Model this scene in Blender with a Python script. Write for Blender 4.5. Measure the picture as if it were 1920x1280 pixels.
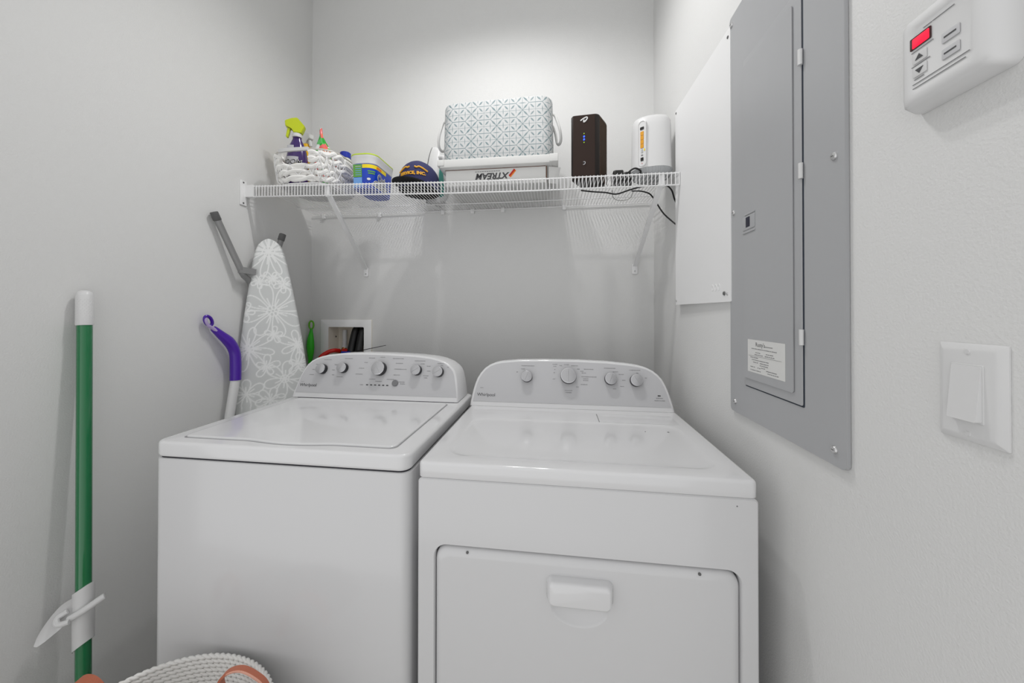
import bpy, bmesh, math, random
import numpy as np
from mathutils import Vector, Matrix
random.seed(7)
for o in list(bpy.data.objects): bpy.data.objects.remove(o)
S = bpy.context.scene
COL = S.collection
PI = math.pi

# ------------------------------------------------------------------ camera
CAM = Vector((1.0381, -0.8080, 1.249))
yaw, pit, rol, FPX, PPX, PPY = 0.1289, 0.0075, 0.0011, 671.88, 953.2, 580.87
f0 = Vector((-math.sin(yaw), math.cos(yaw), 0)); r0 = Vector((math.cos(yaw), math.sin(yaw), 0)); u0 = Vector((0, 0, 1))
fw = f0*math.cos(pit)+u0*math.sin(pit); u2 = u0*math.cos(pit)-f0*math.sin(pit)
rt = r0*math.cos(rol)+u2*math.sin(rol); up = u2*math.cos(rol)-r0*math.sin(rol)
cd = bpy.data.cameras.new('camera'); co = bpy.data.objects.new('camera', cd); COL.objects.link(co)
M = Matrix((( rt.x, up.x, -fw.x, CAM.x), (rt.y, up.y, -fw.y, CAM.y), (rt.z, up.z, -fw.z, CAM.z), (0, 0, 0, 1)))
co.matrix_world = M
cd.sensor_width = 36; cd.lens = FPX/1920*36
cd.shift_x = (960-PPX)/1920; cd.shift_y = (PPY-640)/1920
cd.clip_start = 0.02
S.camera = co

# ------------------------------------------------------------------ world, lights, exposure
W = bpy.data.worlds.new('world'); S.world = W; W.use_nodes = True
# added fill light: even white, stronger from behind the camera, left, above and below
wn = W.node_tree; wtc = wn.nodes.new('ShaderNodeTexCoord'); wsum = 0.475; wprev = None
for wd, wk in (((-0.8, -0.6, 0), 0.28), ((0, -0.6, 0.8), 0.25), ((0, -0.6, -0.8), 0.52)):
    wdp = wn.nodes.new('ShaderNodeVectorMath'); wdp.operation = 'DOT_PRODUCT'; wdp.inputs[1].default_value = wd
    wmr = wn.nodes.new('ShaderNodeMapRange'); wmr.interpolation_type = 'SMOOTHSTEP'
    wmr.inputs['From Min'].default_value = 0.1; wmr.inputs['From Max'].default_value = 1.0
    wmr.inputs['To Min'].default_value = 0.0; wmr.inputs['To Max'].default_value = wk
    wad = wn.nodes.new('ShaderNodeMath'); wad.operation = 'ADD'; wad.inputs[0].default_value = wsum
    wn.links.new(wtc.outputs['Generated'], wdp.inputs[0]); wn.links.new(wdp.outputs['Value'], wmr.inputs['Value'])
    wn.links.new(wmr.outputs['Result'], wad.inputs[1])
    if wprev is not None: wn.links.new(wprev.outputs[0], wad.inputs[0])
    wprev = wad
wn.links.new(wprev.outputs[0], wn.nodes['Background'].inputs[1])
wn.nodes['Background'].inputs[0].default_value = (1, 1, 1, 1)
def downlight(x, y, z, e, r):
    l = bpy.data.lights.new('downlight', 'SPOT'); l.energy = e; l.shadow_soft_size = r; l.color = (1, 0.992, 0.982)
    l.spot_size = math.radians(158); l.spot_blend = 0.85
    o = bpy.data.objects.new('downlight', l); o.location = (x, y, z); COL.objects.link(o)
downlight(0.69, 0.33, 2.92, 21, 0.035)
downlight(0.91, 0.33, 2.92, 21, 0.035)
S.view_settings.view_transform = 'Standard'; S.view_settings.look = 'None'
S.view_settings.exposure = 0.0; S.view_settings.gamma = 1.0; S.view_settings.use_curve_mapping = False

# ------------------------------------------------------------------ materials
def lin(c):
    return tuple(((v/255)/12.92 if v/255 <= .04045 else ((v/255+.055)/1.055)**2.4) for v in c)
def mat(name, rgb, rough=.5, metal=0, bump=0, bscale=200, coat=0, emit=0, spec=.5, alpha=1, trans=0, mottled=0):
    m = bpy.data.materials.new(name); m.use_nodes = True
    nt = m.node_tree; b = nt.nodes['Principled BSDF']
    c = lin(rgb)+(1,)
    b.inputs['Base Color'].default_value = c
    b.inputs['Roughness'].default_value = rough; b.inputs['Metallic'].default_value = metal
    b.inputs['Specular IOR Level'].default_value = spec
    b.inputs['Coat Weight'].default_value = coat; b.inputs['Coat Roughness'].default_value = .04
    b.inputs['Alpha'].default_value = alpha
    b.inputs['Transmission Weight'].default_value = trans
    if emit: b.inputs['Emission Color'].default_value = c; b.inputs['Emission Strength'].default_value = emit
    tc = nt.nodes.new('ShaderNodeTexCoord')
    n = nt.nodes.new('ShaderNodeTexNoise'); n.inputs['Scale'].default_value = bscale; n.inputs['Detail'].default_value = 3
    nt.links.new(tc.outputs['Object'], n.inputs['Vector'])
    if bump:
        bp = nt.nodes.new('ShaderNodeBump'); bp.inputs['Strength'].default_value = bump; bp.inputs['Distance'].default_value = .002
        nt.links.new(n.outputs['Fac'], bp.inputs['Height']); nt.links.new(bp.outputs['Normal'], b.inputs['Normal'])
    if mottled:
        mx = nt.nodes.new('ShaderNodeMix'); mx.data_type = 'RGBA'; mx.inputs[6].default_value = c
        mx.inputs[7].default_value = tuple(min(1, v*(1-mottled)) for v in c[:3])+(1,)
        nt.links.new(n.outputs['Fac'], mx.inputs[0]); nt.links.new(mx.outputs[2], b.inputs['Base Color'])
    return m
WALL = mat('wall_paint', (218, 218, 217), .75, bump=.35, bscale=260)
CEIL = mat('ceiling_paint', (235, 235, 235), .9)
FLOOR = mat('floor_vinyl', (214, 211, 206), .5, mottled=.2, bscale=20)
ENAMEL = mat('white_enamel', (219, 219, 220), .12, coat=.3)  # same paint as the cabinets, lightened for the light on the tops
ENAMEL_SHADED = mat('white_enamel_shaded', (208, 208, 209), .18, coat=.2)  # same enamel, darker because the shade of the fronts is in the colour
FASCIA = mat('console_fascia', (192, 192, 194), .38)
PLASTW = mat('white_plastic', (216, 216, 216), .35)
PLASTW2 = mat('white_plastic_matte', (210, 210, 210), .55)
GAP = mat('dark_gap', (42, 41, 48), .8)
KNOBG = mat('knob_silver', (180, 180, 182), .32, metal=.35)
CHROME = mat('bright_metal', (225, 225, 228), .16, metal=1)
KNOBD = mat('knob_skirt', (24, 24, 30), .3)
INK = mat('dark_ink', (70, 70, 72), .6)
INKL = mat('light_ink', (128, 128, 130), .6)
ROUTW = mat('router_white', (212, 212, 212), .4)
CAPT = mat('caption_ink', (150, 150, 152), .6)
WIREM = mat('white_coated_wire', (232, 232, 232), .32)
PANELG = mat('grey_panel_paint', (168, 169, 171), .36, bump=.05, bscale=500)
PANELW = mat('white_panel_paint', (232, 232, 232), .45, bump=.05, bscale=500)
SCREWM = mat('screw_metal', (205, 205, 205), .3, metal=.8)
BLACKP = mat('black_plastic', (18, 17, 17), .35)
BLACKC = mat('black_cable', (12, 12, 13), .45)
BROWNB = mat('dark_brown_plastic', (24, 17, 14), .45, spec=.3)
GREENT = mat('green_enamel_tube', (0, 112, 62), .12, coat=.8)
PURPLE = mat('purple_plastic', (70, 10, 158), .3, coat=.2)
LILAC = mat('lilac_plastic', (178, 160, 204), .4)
LIMEG = mat('green_plastic', (46, 188, 26), .35)
LIMEG2 = mat('light_green_plastic', (96, 176, 24), .35)
GREYM = mat('grey_metal_tube', (142, 142, 142), .35, metal=.3)
GREYC = mat('grey_rubber_cap', (92, 92, 92), .5)
LEATHER = mat('tan_leather', (186, 106, 78), .55, bump=.3, bscale=300)
LEATHER2 = mat('tan_leather_edge', (215, 160, 140), .6)
ROPE = mat('white_cotton_rope', (236, 235, 232), .85, bump=.4, bscale=500)
BOTP = mat('purple_bottle', (52, 22, 96), .18, coat=.5)
CHART = mat('chartreuse_plastic', (188, 200, 10), .35)
YELL = mat('yellow_plastic', (245, 190, 10), .4)
BLUE = mat('blue_plastic', (10, 62, 186), .35)
BLUED = mat('dark_blue_plastic', (8, 40, 160), .35)
REDP = mat('red_plastic', (205, 22, 12), .4)
LIMER = mat('lime_rim', (190, 214, 60), .4)
LGREEN = mat('label_green', (96, 158, 62), .5)
LSKY = mat('label_sky', (110, 160, 222), .5)
LYEL = mat('label_yellow', (240, 214, 20), .5)
LORG = mat('label_orange', (236, 120, 20), .5)
LGREY = mat('label_grey', (190, 190, 195), .5)
NAVY = mat('navy_twill', (46, 48, 92), .8, bump=.5, bscale=900)
NAVYD = mat('black_navy_cloth', (12, 12, 16), .9, bump=.5, bscale=900)
GOLD = mat('gold_thread', (232, 170, 40), .55)
CARD = mat('white_card', (214, 214, 212), .6)
CARDB = mat('brown_edge_and_shade', (96, 62, 44), .8)
TEAL = mat('teal_plastic', (56, 140, 128), .35)
REDLED = mat('red_display', (255, 8, 48), .4, emit=1.1)
BLULED = mat('blue_led', (40, 80, 255), .4, emit=2.0)
GRNLED = mat('green_led', (130, 170, 30), .4, emit=.5)
COPPER = mat('brass_valve', (150, 112, 66), .35, metal=.8)
BOXIN = mat('outlet_box_plastic', (240, 234, 222), .6)
SILV = mat('soleplate_silver', (205, 207, 210), .25, metal=.7)
MESHG = mat('grey_mesh_plastic', (176, 178, 180), .5)
PORTY = mat('yellow_port', (214, 150, 20), .5)

# ------------------------------------------------------------------ helpers
MW = {}
def thing(name, label, cat, loc=(0, 0, 0), rot=0, group=None):
    o = bpy.data.objects.new(name, None); COL.objects.link(o)
    o.empty_display_size = .05
    o.location = loc; o.rotation_euler = (0, 0, rot)
    o['label'] = label; o['category'] = cat
    if group: o['group'] = group
    MW[o] = Matrix.Translation(loc) @ Matrix.Rotation(rot, 4, 'Z')
    return o
def finish(bm, sharp=35):
    bmesh.ops.remove_doubles(bm, verts=bm.verts, dist=1e-6)
    bmesh.ops.recalc_face_normals(bm, faces=bm.faces)
    for f in bm.faces: f.smooth = True
    for e in bm.edges:
        if len(e.link_faces) == 2 and e.calc_face_angle(0) > math.radians(sharp): e.smooth = False
def part(name, bm, m, parent=None, label=None, local=False, sharp=35, norm=True):
    """links bm as one mesh object; coordinates are room coordinates unless local"""
    if norm: finish(bm, sharp)
    if parent is not None and not local: bm.transform(MW[parent].inverted())
    me = bpy.data.meshes.new(name); bm.to_mesh(me); bm.free()
    ms = m if isinstance(m, (list, tuple)) else [m]
    for x in ms: me.materials.append(x)
    o = bpy.data.objects.new(name, me); COL.objects.link(o)
    if parent is not None: o.parent = parent; MW[o] = MW[parent]
    else: MW[o] = Matrix.Identity(4)
    if label: o['label'] = label
    return o
def tag(o, label, cat, group=None):
    o['label'] = label; o['category'] = cat
    if group: o['group'] = group
    return o
def struct(name, bm, m):
    o = part(name, bm, m); o['kind'] = 'structure'; return o
def NB(): return bmesh.new()
def loft(bm, loops, closed=True, cap0=True, cap1=True, mi=0):
    vs = [[bm.verts.new(Vector(p)) for p in L] for L in loops]
    n = len(vs[0])
    for a, b in zip(vs[:-1], vs[1:]):
        for i in range(n if closed else n-1):
            j = (i+1) % n
            f = bm.faces.new((a[i], a[j], b[j], b[i])); f.material_index = mi
    if cap0: bm.faces.new(list(reversed(vs[0]))).material_index = mi
    if cap1: bm.faces.new(vs[-1]).material_index = mi
    return vs
def rr(x0, x1, y0, y1, r, n=6):
    """rounded rectangle outline, ccw, 4*(n+1) points"""
    r = max(1e-4, min(r, (x1-x0)/2-1e-5, (y1-y0)/2-1e-5)); out = []
    for cx, cy, a in ((x1-r, y0+r, -PI/2), (x1-r, y1-r, 0), (x0+r, y1-r, PI/2), (x0+r, y0+r, PI)):
        for i in range(n+1):
            t = a+PI/2*i/n; out.append((cx+r*math.cos(t), cy+r*math.sin(t)))
    return out
def slab(bm, x0, x1, y0, y1, z0, z1, r=.005, bev=.003, ax='z', bot=True, n=6, mi=0, k=3):
    """rounded-rectangle slab along axis ax (a,b are the two other axes in xyz order)"""
    def P(a, b, c):
        return {'z': (a, b, c), 'y': (a, c, b), 'x': (c, a, b)}[ax]
    prof = []
    if bot:
        for i in range(k+1):
            t = PI/2*i/k; prof.append((bev*(1-math.sin(t)), z0+bev*(1-math.cos(t))))
    else: prof.append((0, z0))
    for i in range(k+1):
        t = PI/2*i/k; prof.append((bev*(1-math.cos(t)), z1-bev*(1-math.sin(t))))
    loops = [[P(a, b, z) for a, b in rr(x0+i, x1-i, y0+i, y1-i, max(r-i, .0004), n)] for i, z in prof]
    loft(bm, loops, mi=mi)
def box(bm, x0, x1, y0, y1, z0, z1, mi=0):
    vs = [bm.verts.new(p) for p in ((x0,y0,z0),(x1,y0,z0),(x1,y1,z0),(x0,y1,z0),(x0,y0,z1),(x1,y0,z1),(x1,y1,z1),(x0,y1,z1))]
    for q in ((0,3,2,1),(4,5,6,7),(0,1,5,4),(1,2,6,5),(2,3,7,6),(3,0,4,7)):
        bm.faces.new([vs[i] for i in q]).material_index = mi
def frame(d):
    d = Vector(d).normalized(); a = Vector((0, 0, 1)) if abs(d.z) < .9 else Vector((1, 0, 0))
    x = d.cross(a).normalized(); return x, d.cross(x).normalized(), d
def tube(bm, pts, r, n=10, caps=True, mi=0):
    pts = [Vector(p) for p in pts]; m = len(pts)
    rs = r if isinstance(r, (list, tuple)) else [r]*m
    loops = []; px = None
    for i, p in enumerate(pts):
        d = (pts[min(i+1, m-1)]-pts[max(i-1, 0)]).normalized()
        if px is None: x, y, _ = frame(d)
        else:
            x = (px-d*px.dot(d)).normalized(); y = d.cross(x)
        px = x
        loops.append([p+(x*math.cos(2*PI*k/n)+y*math.sin(2*PI*k/n))*rs[i] for k in range(n)])
    loft(bm, loops, cap0=caps, cap1=caps, mi=mi)
def lathe(bm, o, axis, prof, n=24, mi=0, sx=1, sy=1, caps=True, xd=None):
    """prof: (radius, height along axis)"""
    o = Vector(o); x, y, d = frame(axis)
    if xd is not None:
        x = Vector(xd); x = (x-d*x.dot(d)).normalized(); y = d.cross(x)
    loops = [[o+d*h+(x*math.cos(2*PI*k/n)*sx+y*math.sin(2*PI*k/n)*sy)*max(r, 1e-5) for k in range(n)] for r, h in prof]
    loft(bm, loops, cap0=caps, cap1=caps, mi=mi)
def strip(bm, pts, w, th, side=None, mi=0):
    """flat strap following pts; side = width direction"""
    pts = [Vector(p) for p in pts]; loops = []
    for i, p in enumerate(pts):
        d = (pts[min(i+1, len(pts)-1)]-pts[max(i-1, 0)]).normalized()
        s = Vector(side); s = (s-d*s.dot(d)).normalized(); n = d.cross(s)
        loops.append([p+s*a*w/2+n*b*th/2 for a, b in ((-1, -1), (1, -1), (1, 1), (-1, 1))])
    loft(bm, loops, mi=mi)
def spline(ctrl, n=8):
    c = [Vector(p) for p in ctrl]; out = []
    for i in range(len(c)-1):
        a = c[max(i-1, 0)]; b = c[i]; d = c[i+1]; e = c[min(i+2, len(c)-1)]
        for k in range(n):
            t = k/n
            out.append(.5*((2*b)+(d-a)*t+(2*a-5*b+4*d-e)*t*t+(3*b-a-3*d+e)*t**3))
    out.append(c[-1]); return out
def text(name, s, size, m, parent, fn, align='CENTER', ext=.0004, bold=0, shear=0, label=None):
    """lettering as a mesh; fn maps the flat text point (x,y,z) to room coordinates"""
    cu = bpy.data.curves.new(name, 'FONT'); cu.body = s; cu.size = size; cu.align_x = align; cu.extrude = ext
    cu.offset = bold; cu.shear = shear; cu.resolution_u = 3
    t = bpy.data.objects.new('tmp_text', cu); COL.objects.link(t)
    dg = bpy.context.evaluated_depsgraph_get(); dg.update()
    me = bpy.data.meshes.new_from_object(t.evaluated_get(dg))
    bpy.data.objects.remove(t)
    bm = NB(); bm.from_mesh(me)
    if bm.edges: bmesh.ops.subdivide_edges(bm, edges=[e for e in bm.edges if e.calc_length() > size*.25], cuts=2)
    for v in bm.verts: v.co = Vector(fn(v.co.x, v.co.y, v.co.z))
    me.materials.clear()
    return part(name, bm, m, parent, label=label, norm=False)
def merge(o, bm, m):
    """adds printed marks to the mesh of the part they are printed on"""
    finish(bm); k = len(o.data.materials); o.data.materials.append(m)
    for f in bm.faces: f.material_index = k
    t = bpy.data.meshes.new('tmp'); bm.to_mesh(t); bm.free()
    b2 = bmesh.new(); b2.from_mesh(o.data); b2.from_mesh(t); b2.to_mesh(o.data); b2.free(); bpy.data.meshes.remove(t)
def interp(x, xs, ys): return float(np.interp(x, xs, ys))

# ------------------------------------------------------------------ the room
XL, XR, YB, ZC, YF = -.3113, 1.5227, 1.0342, 3.05, -1.25
b = NB(); box(b, XL-.1, XL, -.36, YB, 0, ZC); struct('wall_left', b, WALL)
b = NB(); box(b, XR, XR+.1, -.46, YB, 0, ZC); struct('wall_right', b, WALL)
# back wall with the opening of the laundry outlet box
OX0, OX1, OZ0, OZ1 = -.2026, .008, .985, 1.170
b = NB()
outer = [(XL-.1, 0), (XR+.1, 0), (XR+.1, ZC), (XL-.1, ZC)]; inner = [(OX0, OZ0), (OX1, OZ0), (OX1, OZ1), (OX0, OZ1)]
loft(b, [[(x, YB+.12, z) for x, z in outer], [(x, YB, z) for x, z in outer], [(x, YB, z) for x, z in inner], [(x, YB+.12, z) for x, z in inner]], cap0=False, cap1=False)
struct('wall_back', b, WALL)
b = NB(); box(b, XL-.1, XR+.1, -.75, YB+.1, ZC, ZC+.1); struct('ceiling', b, CEIL)
b = NB(); box(b, XL-2.5, XR+2.5, -1.1, YB+.1, -.1, 0); struct('floor', b, FLOOR)

# ------------------------------------------------------------------ washer
AROT = -.0055
def console(root, pts, rear_y, mA, mF, fz0, inset):
    """pts: outline of the sloping front face (x,y,z) from lower left over the top to lower right"""
    P = [Vector(p) for p in pts]
    c = sum(P, Vector())/len(P)
    top = max(p.z for p in P); bot = min(p.z for p in P)
    nrm = Vector((0, -1, .33)).normalized()
    def ins(d, push):
        out = []
        for i, p in enumerate(P):
            a = P[max(i-1, 0)]; e = P[min(i+1, len(P)-1)]
            t = (e-a).normalized(); n = t.cross(nrm); n.normalize()
            if n.dot(c-p) < 0: n = -n
            q = p+n*d+nrm*push
            if i in (0, len(P)-1): q.z = max(p.z, p.z)+0; 
            out.append(q)
        return out
    b = NB()
    rear = [Vector((p.x, max(p.y, rear_y), p.z-.004*(p.z-bot)/(top-bot))) for p in P]
    loft(b, [rear, [p.copy() for p in P], ins(.0025, .0035), ins(.006, .005), ins(.010, .0052)])
    hs = part('console_housing', b, mA, root, sharp=50, local=True)
    # printed fascia plate
    k = .33
    raw = [q for q in ins(inset, .0058)][2:-2]
    raw = [q for q in raw if q.z > fz0+.002]
    def foot(q, w):
        t = (fz0-w.z)/(q.z-w.z) if abs(q.z-w.z) > 1e-6 else 0
        p = q.copy(); dz = fz0-q.z; sl = (q.x-w.x)/(q.z-w.z) if abs(q.z-w.z) > 1e-6 else 0
        return Vector((q.x+sl*dz*.9, q.y+k*dz, fz0))
    fp2 = [foot(raw[0], raw[1])]+raw+[foot(raw[-1], raw[-2])]
    b = NB(); loft(b, [fp2, [q+nrm*.0006 for q in fp2]])
    fa = part('control_fascia', b, mF, hs, sharp=50, local=True)
    return hs, fa, nrm
def knob(root, c, nrm, R, big):
    """dial: dark skirt + silver cap with a pointer ridge"""
    b = NB(); lathe(b, c, nrm, [(R*1.02, 0), (R*1.02, .012), (R*.98, .018 if not big else .022)], 28)
    kn = part('knob', b, KNOBD, root, local=True)
    h0 = .018 if not big else .022
    b = NB(); lathe(b, Vector(c)+nrm*h0, nrm, [(R*.99, 0), (R*1.0, .0015), (R*.96, .0034), (R*.92, .0038)], 28)
    part('knob_ring', b, CHROME, kn, local=True)
    b = NB(); lathe(b, Vector(c)+nrm*(h0+.0036), nrm, [(R*.93, 0), (R*.93, .0006), (R*.9, .001)], 28)
    x, y = Vector((1, 0, 0)), nrm.cross(Vector((1, 0, 0)))
    a = random.choice((.6, 1.2, 1.57, 2.1))
    d = x*math.cos(a)+y*math.sin(a)
    p0 = Vector(c)+nrm*(h0+.0046)
    tube(b, [p0-d*R*.75, p0+d*R*.75], .0009, 6)
    part('knob_cap', b, KNOBG, kn, local=True)
    return kn
def marks(root, name, items, nrm, m):
    """illegible printed captions: short bars (centre x, y, z, length)"""
    b = NB()
    uv = Vector((0, .33, 1)).normalized()
    for c, L, h in items:
        c = Vector(c); x = Vector((1, 0, 0))
        n = max(1, int(L/.0042)); 
        for i in range(n):
            w = L/n*random.uniform(.75, .95); cx = c+x*(-L/2+(i+.5)*L/n)
            hh = h*random.choice((.7, 1, .8))
            loop = [cx+x*sx*w/2+uv*sy*hh/2 for sx, sy in ((-1, -1), (1, -1), (1, 1), (-1, 1))]
            loft(b, [loop, [q+nrm*.0003 for q in loop]])
    merge(root, b, m)
kt = .33
def onface(x, z, y0, z0, off=.0067):
    nr = Vector((0, -1, .33)).normalized()
    return Vector((x, y0+(z-z0)*kt, z))+nr*off

wash = thing('washing_machine', 'white top load washing machine on the left, lid with rounded pull lip, five dials', 'washing machine', (0, 0, 0), AROT)
WW = .6985
b = NB(); slab(b, 0, WW, .001, .655, .012, .8705, .026, .004); wcab = part('cabinet', b, ENAMEL_SHADED, wash, local=True)
b = NB(); slab(b, .006, WW-.006, .007, .645, .8700, .8745, .022, .0005); part('seam', b, GAP, wash, local=True, label='dark seam under the top deck')
b = NB(); slab(b, 0, WW, 0, .655, .8738, .914, .028, .008, k=4); wtop = part('top_deck', b, ENAMEL, wash, local=True)
# lid with forward pull lip
def lidloop(ins, z):
    L = rr(.048+ins, .647-ins, .037+ins, .470-ins, .018, 6)
    out = []
    seq = []
    for i, p in enumerate(L):
        seq.append(p)
        if i == len(L)-1:
            pass
    # front edge runs from last point (x0 side) to first point (x1 side)
    x0 = seq[-1][0]; x1 = seq[0][0]; y = .037+ins
    for i in range(1, 40):
        x = x0+(x1-x0)*i/40
        t = (x-.365)/.125
        dy = -.013*max(0, 1-t*t)**1.5 if abs(t) < 1 else 0
        seq.append((x, y+dy))
    return [(x, yy, z) for x, yy in seq]
b = NB(); loft(b, [lidloop(-.0035, .9135), lidloop(-.0035, .9142)]); part('lid_gasket', b, mat('lid_groove', (150, 150, 152), .5), wash, local=True, label='grey groove around the lid')
b = NB(); loft(b, [lidloop(0, .914), lidloop(0, .9165), lidloop(.0008, .9178), lidloop(.0022, .9186), lidloop(.006, .9190)])
part('lid', b, ENAMEL, wash, local=True)
WO = [(.0035,.4945,.9162),(.0060,.4990,.9330),(.0098,.5051,.9496),(.0145,.5130,.9730),(.0200,.5199,.9945),(.0295,.5280,.0+1.0185),(.0399,.5341,1.0376),(.0550,.5390,1.0520),(.0735,.5425,1.0631),(.0980,.5452,1.0712),(.1275,.5474,1.0778),(.1873,.5496,1.0846),(.2733,.5505,1.0872),(.3757,.5503,1.0862),(.4932,.5488,1.0815),(.5600,.5465,1.0745),(.5950,.5440,1.0668),(.6259,.5396,1.0543),(.6475,.5343,1.0381),(.6580,.5300,1.0260),(.6650,.5250,1.0090),(.6710,.5170,.9830),(.6760,.5060,.9500),(.6790,.4945,.9162)]
wc, wfas, nW = console(wash, WO, .632, ENAMEL, FASCIA, .9335, .009)
b = NB(); box(b, .03, .665, .490, .60, .914, .9168); part('console_gap', b, GAP, wc, local=True, label='dark gap under the console')
wy0, wz0 = .494, .916
for x, z, R, big in ((.1150, 1.0200, .0195, 0), (.2030, 1.0255, .0195, 0), (.3570, 1.0260, .0265, 1), (.5080, 1.0235, .0195, 0), (.5955, 1.0195, .0195, 0)):
    knob(wfas, onface(x, z, wy0, wz0, .0064), nW, R, big)
b = NB(); lathe(b, onface(.4262, .9755, wy0, wz0, .0064), nW, [(.0125, 0), (.0125, .002), (.0110, .0032), (.0105, .0028)], 24); part('start_button', b, mat('grey_button', (120, 120, 122), .4), wfas, local=True)
for i in range(6):
    x = .313+.0165*i
    b = NB(); c = onface(x, .9665, wy0, wz0, .0064); uvv = Vector((0, .33, 1)).normalized()
    lp = [c+Vector((sx*.0042, 0, 0))+uvv*sy*.0018 for sx, sy in ((-1, -1), (1, -1), (1, 1), (-1, 1))]
    loft(b, [lp, [q+nW*.0006 for q in lp]]); part('cycle_light', b, KNOBD, wfas, local=True)
uvv = Vector((0, .33, 1)).normalized()
def fmap(x, z, y0, z0, par):
    c = onface(x, z, y0, z0, .0066)
    inv = MW[par]
    return lambda a, bb, cc: inv @ (c+Vector((a, 0, 0))+uvv*bb+nW*cc)
text('brand_lettering', 'Whirlpool', .0172, INK, wfas, fmap(.0290, .9545, wy0, wz0, wash), align='LEFT')
wm = [((.038, 0, .9720), .014, .0018)]
caps = [(.128, 1.0565, .032), (.217, 1.0625, .034), (.360, 1.0700, .020), (.315, 1.0660, .026), (.425, 1.0660, .045), (.293, 1.0490, .014), (.432, 1.0480, .030), (.278, 1.0270, .022), (.440, 1.0265, .050), (.272, 1.0050, .030), (.428, 1.0050, .026), (.330, .9875, .026), (.358, .9800, .028), (.405, .9885, .030), (.29, .9665, .014), (.452, .9800, .026), (.456, .9735, .020), (.085, 1.0380, .010), (.075, 1.0180, .012), (.070, .9985, .020), (.168, 1.0380, .014), (.160, 1.0180, .012), (.163, .9995, .010), (.192, .9930, .026), (.515, 1.0590, .044), (.527, 1.0480, .016), (.552, 1.0400, .016), (.555, 1.0220, .014), (.545, 1.0050, .022), (.545, .9975, .014), (.600, 1.0510, .028), (.605, 1.0440, .010), (.630, 1.0380, .008), (.575, 1.0160, .010)]
wm += [((x, 0, z), L, .0028) for x, z, L in caps]
marks(wfas, 'printed_captions', [(onface(c[0], c[2], wy0, wz0, .0066), L, h) for c, L, h in wm], nW, CAPT)

# ------------------------------------------------------------------ dryer
DX = .7201
dloc = Matrix.Rotation(AROT, 4, 'Z') @ Vector((DX, 0, 0))
dry = thing('clothes_dryer', 'white front load clothes dryer on the right, hamper door with pull handle, four dials', 'dryer', dloc, AROT)
DW = .737; y0 = .0048
b = NB()
# body with front opening
of = rr(0, DW, .012, .8625, .010, 6); inn = rr(.0385, .7050, .075, .7125, .030, 6)
loft(b, [[(x, .655, z) for x, z in of], [(x, y0+.003, z) for x, z in of], [(x, y0, z) for x, z in rr(.003, DW-.003, .015, .8595, .008, 6)],
         [(x, y0, z) for x, z in inn], [(x, y0+.003, z) for x, z in rr(.0405, .7030, .077, .7105, .028, 6)], [(x, y0+.035, z) for x, z in rr(.0405, .7030, .077, .7105, .028, 6)]])
dcab = part('cabinet', b, ENAMEL_SHADED, dry, local=True)
b = NB(); box(b, .041, .7025, y0+.030, y0+.034, .078, .710); part('door_gap', b, GAP, dcab, local=True, label='dark gap around the door')
b = NB(); slab(b, .005, DW-.005, y0+.006, .645, .8615, .8645, .006, .0005); part('seam', b, GAP, dry, local=True, label='dark seam under the top deck')
b = NB()
def dl(i, z, r=.014): return [(x, y, z) for x, y in rr(i, DW-i, y0+i, .655-i, max(r-i, .002), 6)]
def dr(i, z): return [(x, y, z) for x, y in rr(.048+i, .690-i, .050+i, .372-i, .05, 6)]
loft(b, [dl(.001, .8638), dl(0, .8650), dl(0, .892), dl(.0012, .8962), dl(.0040, .8990), dl(.0085, .9000), dr(0, .9002), dr(.003, .8996), dr(.008, .8980), dr(.013, .8972), dr(.03, .8970), dr(.08, .8970)])
dtop = part('top_deck', b, ENAMEL, dry, local=True, sharp=60)
b = NB(); slab(b, .458, .700, .372, .4660, .9000, .9012, .004, .0008); part('lint_screen_cover', b, ENAMEL, dry, local=True)
b = NB(); box(b, .4560, .4580, .372, .466, .9, .9006); part('cover_seam', b, INKL, dry, local=True, label='grey edge of the lint screen cover')
for sx, sy, R in ((1.368-DX, .310, .0035), (1.302-DX, .306, .0018)):
    b = NB(); lathe(b, (sx, sy, .8968), (0, 0, 1), [(R, 0), (R*.8, .0012)], 10); part('speck', b, INKL, dtop, local=True, label='small dark speck')
DO = [(.7185,.5215,.9005),(.7202,.5275,.9170),(.7226,.5325,.9325),(.7262,.5395,.9530),(.7324,.5473,.9775),(.7405,.5540,.9985),(.7519,.5604,1.0173),(.7670,.5660,1.0345),(.7858,.5704,1.0474),(.8060,.5732,1.0553),(.8299,.5750,1.0609),(.8964,.5769,1.0672),(.9928,.5778,1.0698),(1.1215,.5778,1.0700),(1.2262,.5766,1.0665),(1.3079,.5744,1.0596),(1.3410,.5727,1.0550),(1.3678,.5704,1.0478),(1.3890,.5670,1.0370),(1.4058,.5625,1.0240),(1.4190,.5570,1.0080),(1.4300,.5500,.9860),(1.4380,.5425,.9620),(1.4450,.5330,.9340),(1.4492,.5265,.9140),(1.4512,.5215,.9005)]
DO = [(x-DX, y, z) for x, y, z in DO]
dc, dfas, nD = console(dry, DO, .635, ENAMEL, FASCIA, .9165, .009)
b = NB(); box(b, .02, .705, .517, .62, .900, .9010); part('console_gap', b, GAP, dc, local=True, label='dark gap under the console')
dy0, dz0 = .5224, .902
for x, z, R, big in ((.9310, 1.0050, .0205, 0), (1.0850, 1.0105, .0285, 1), (1.2370, 1.0040, .0215, 0), (1.3265, 1.0005, .0215, 0)):
    knob(dfas, onface(x-DX, z, dy0, dz0, .0064), nD, R, big)
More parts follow.
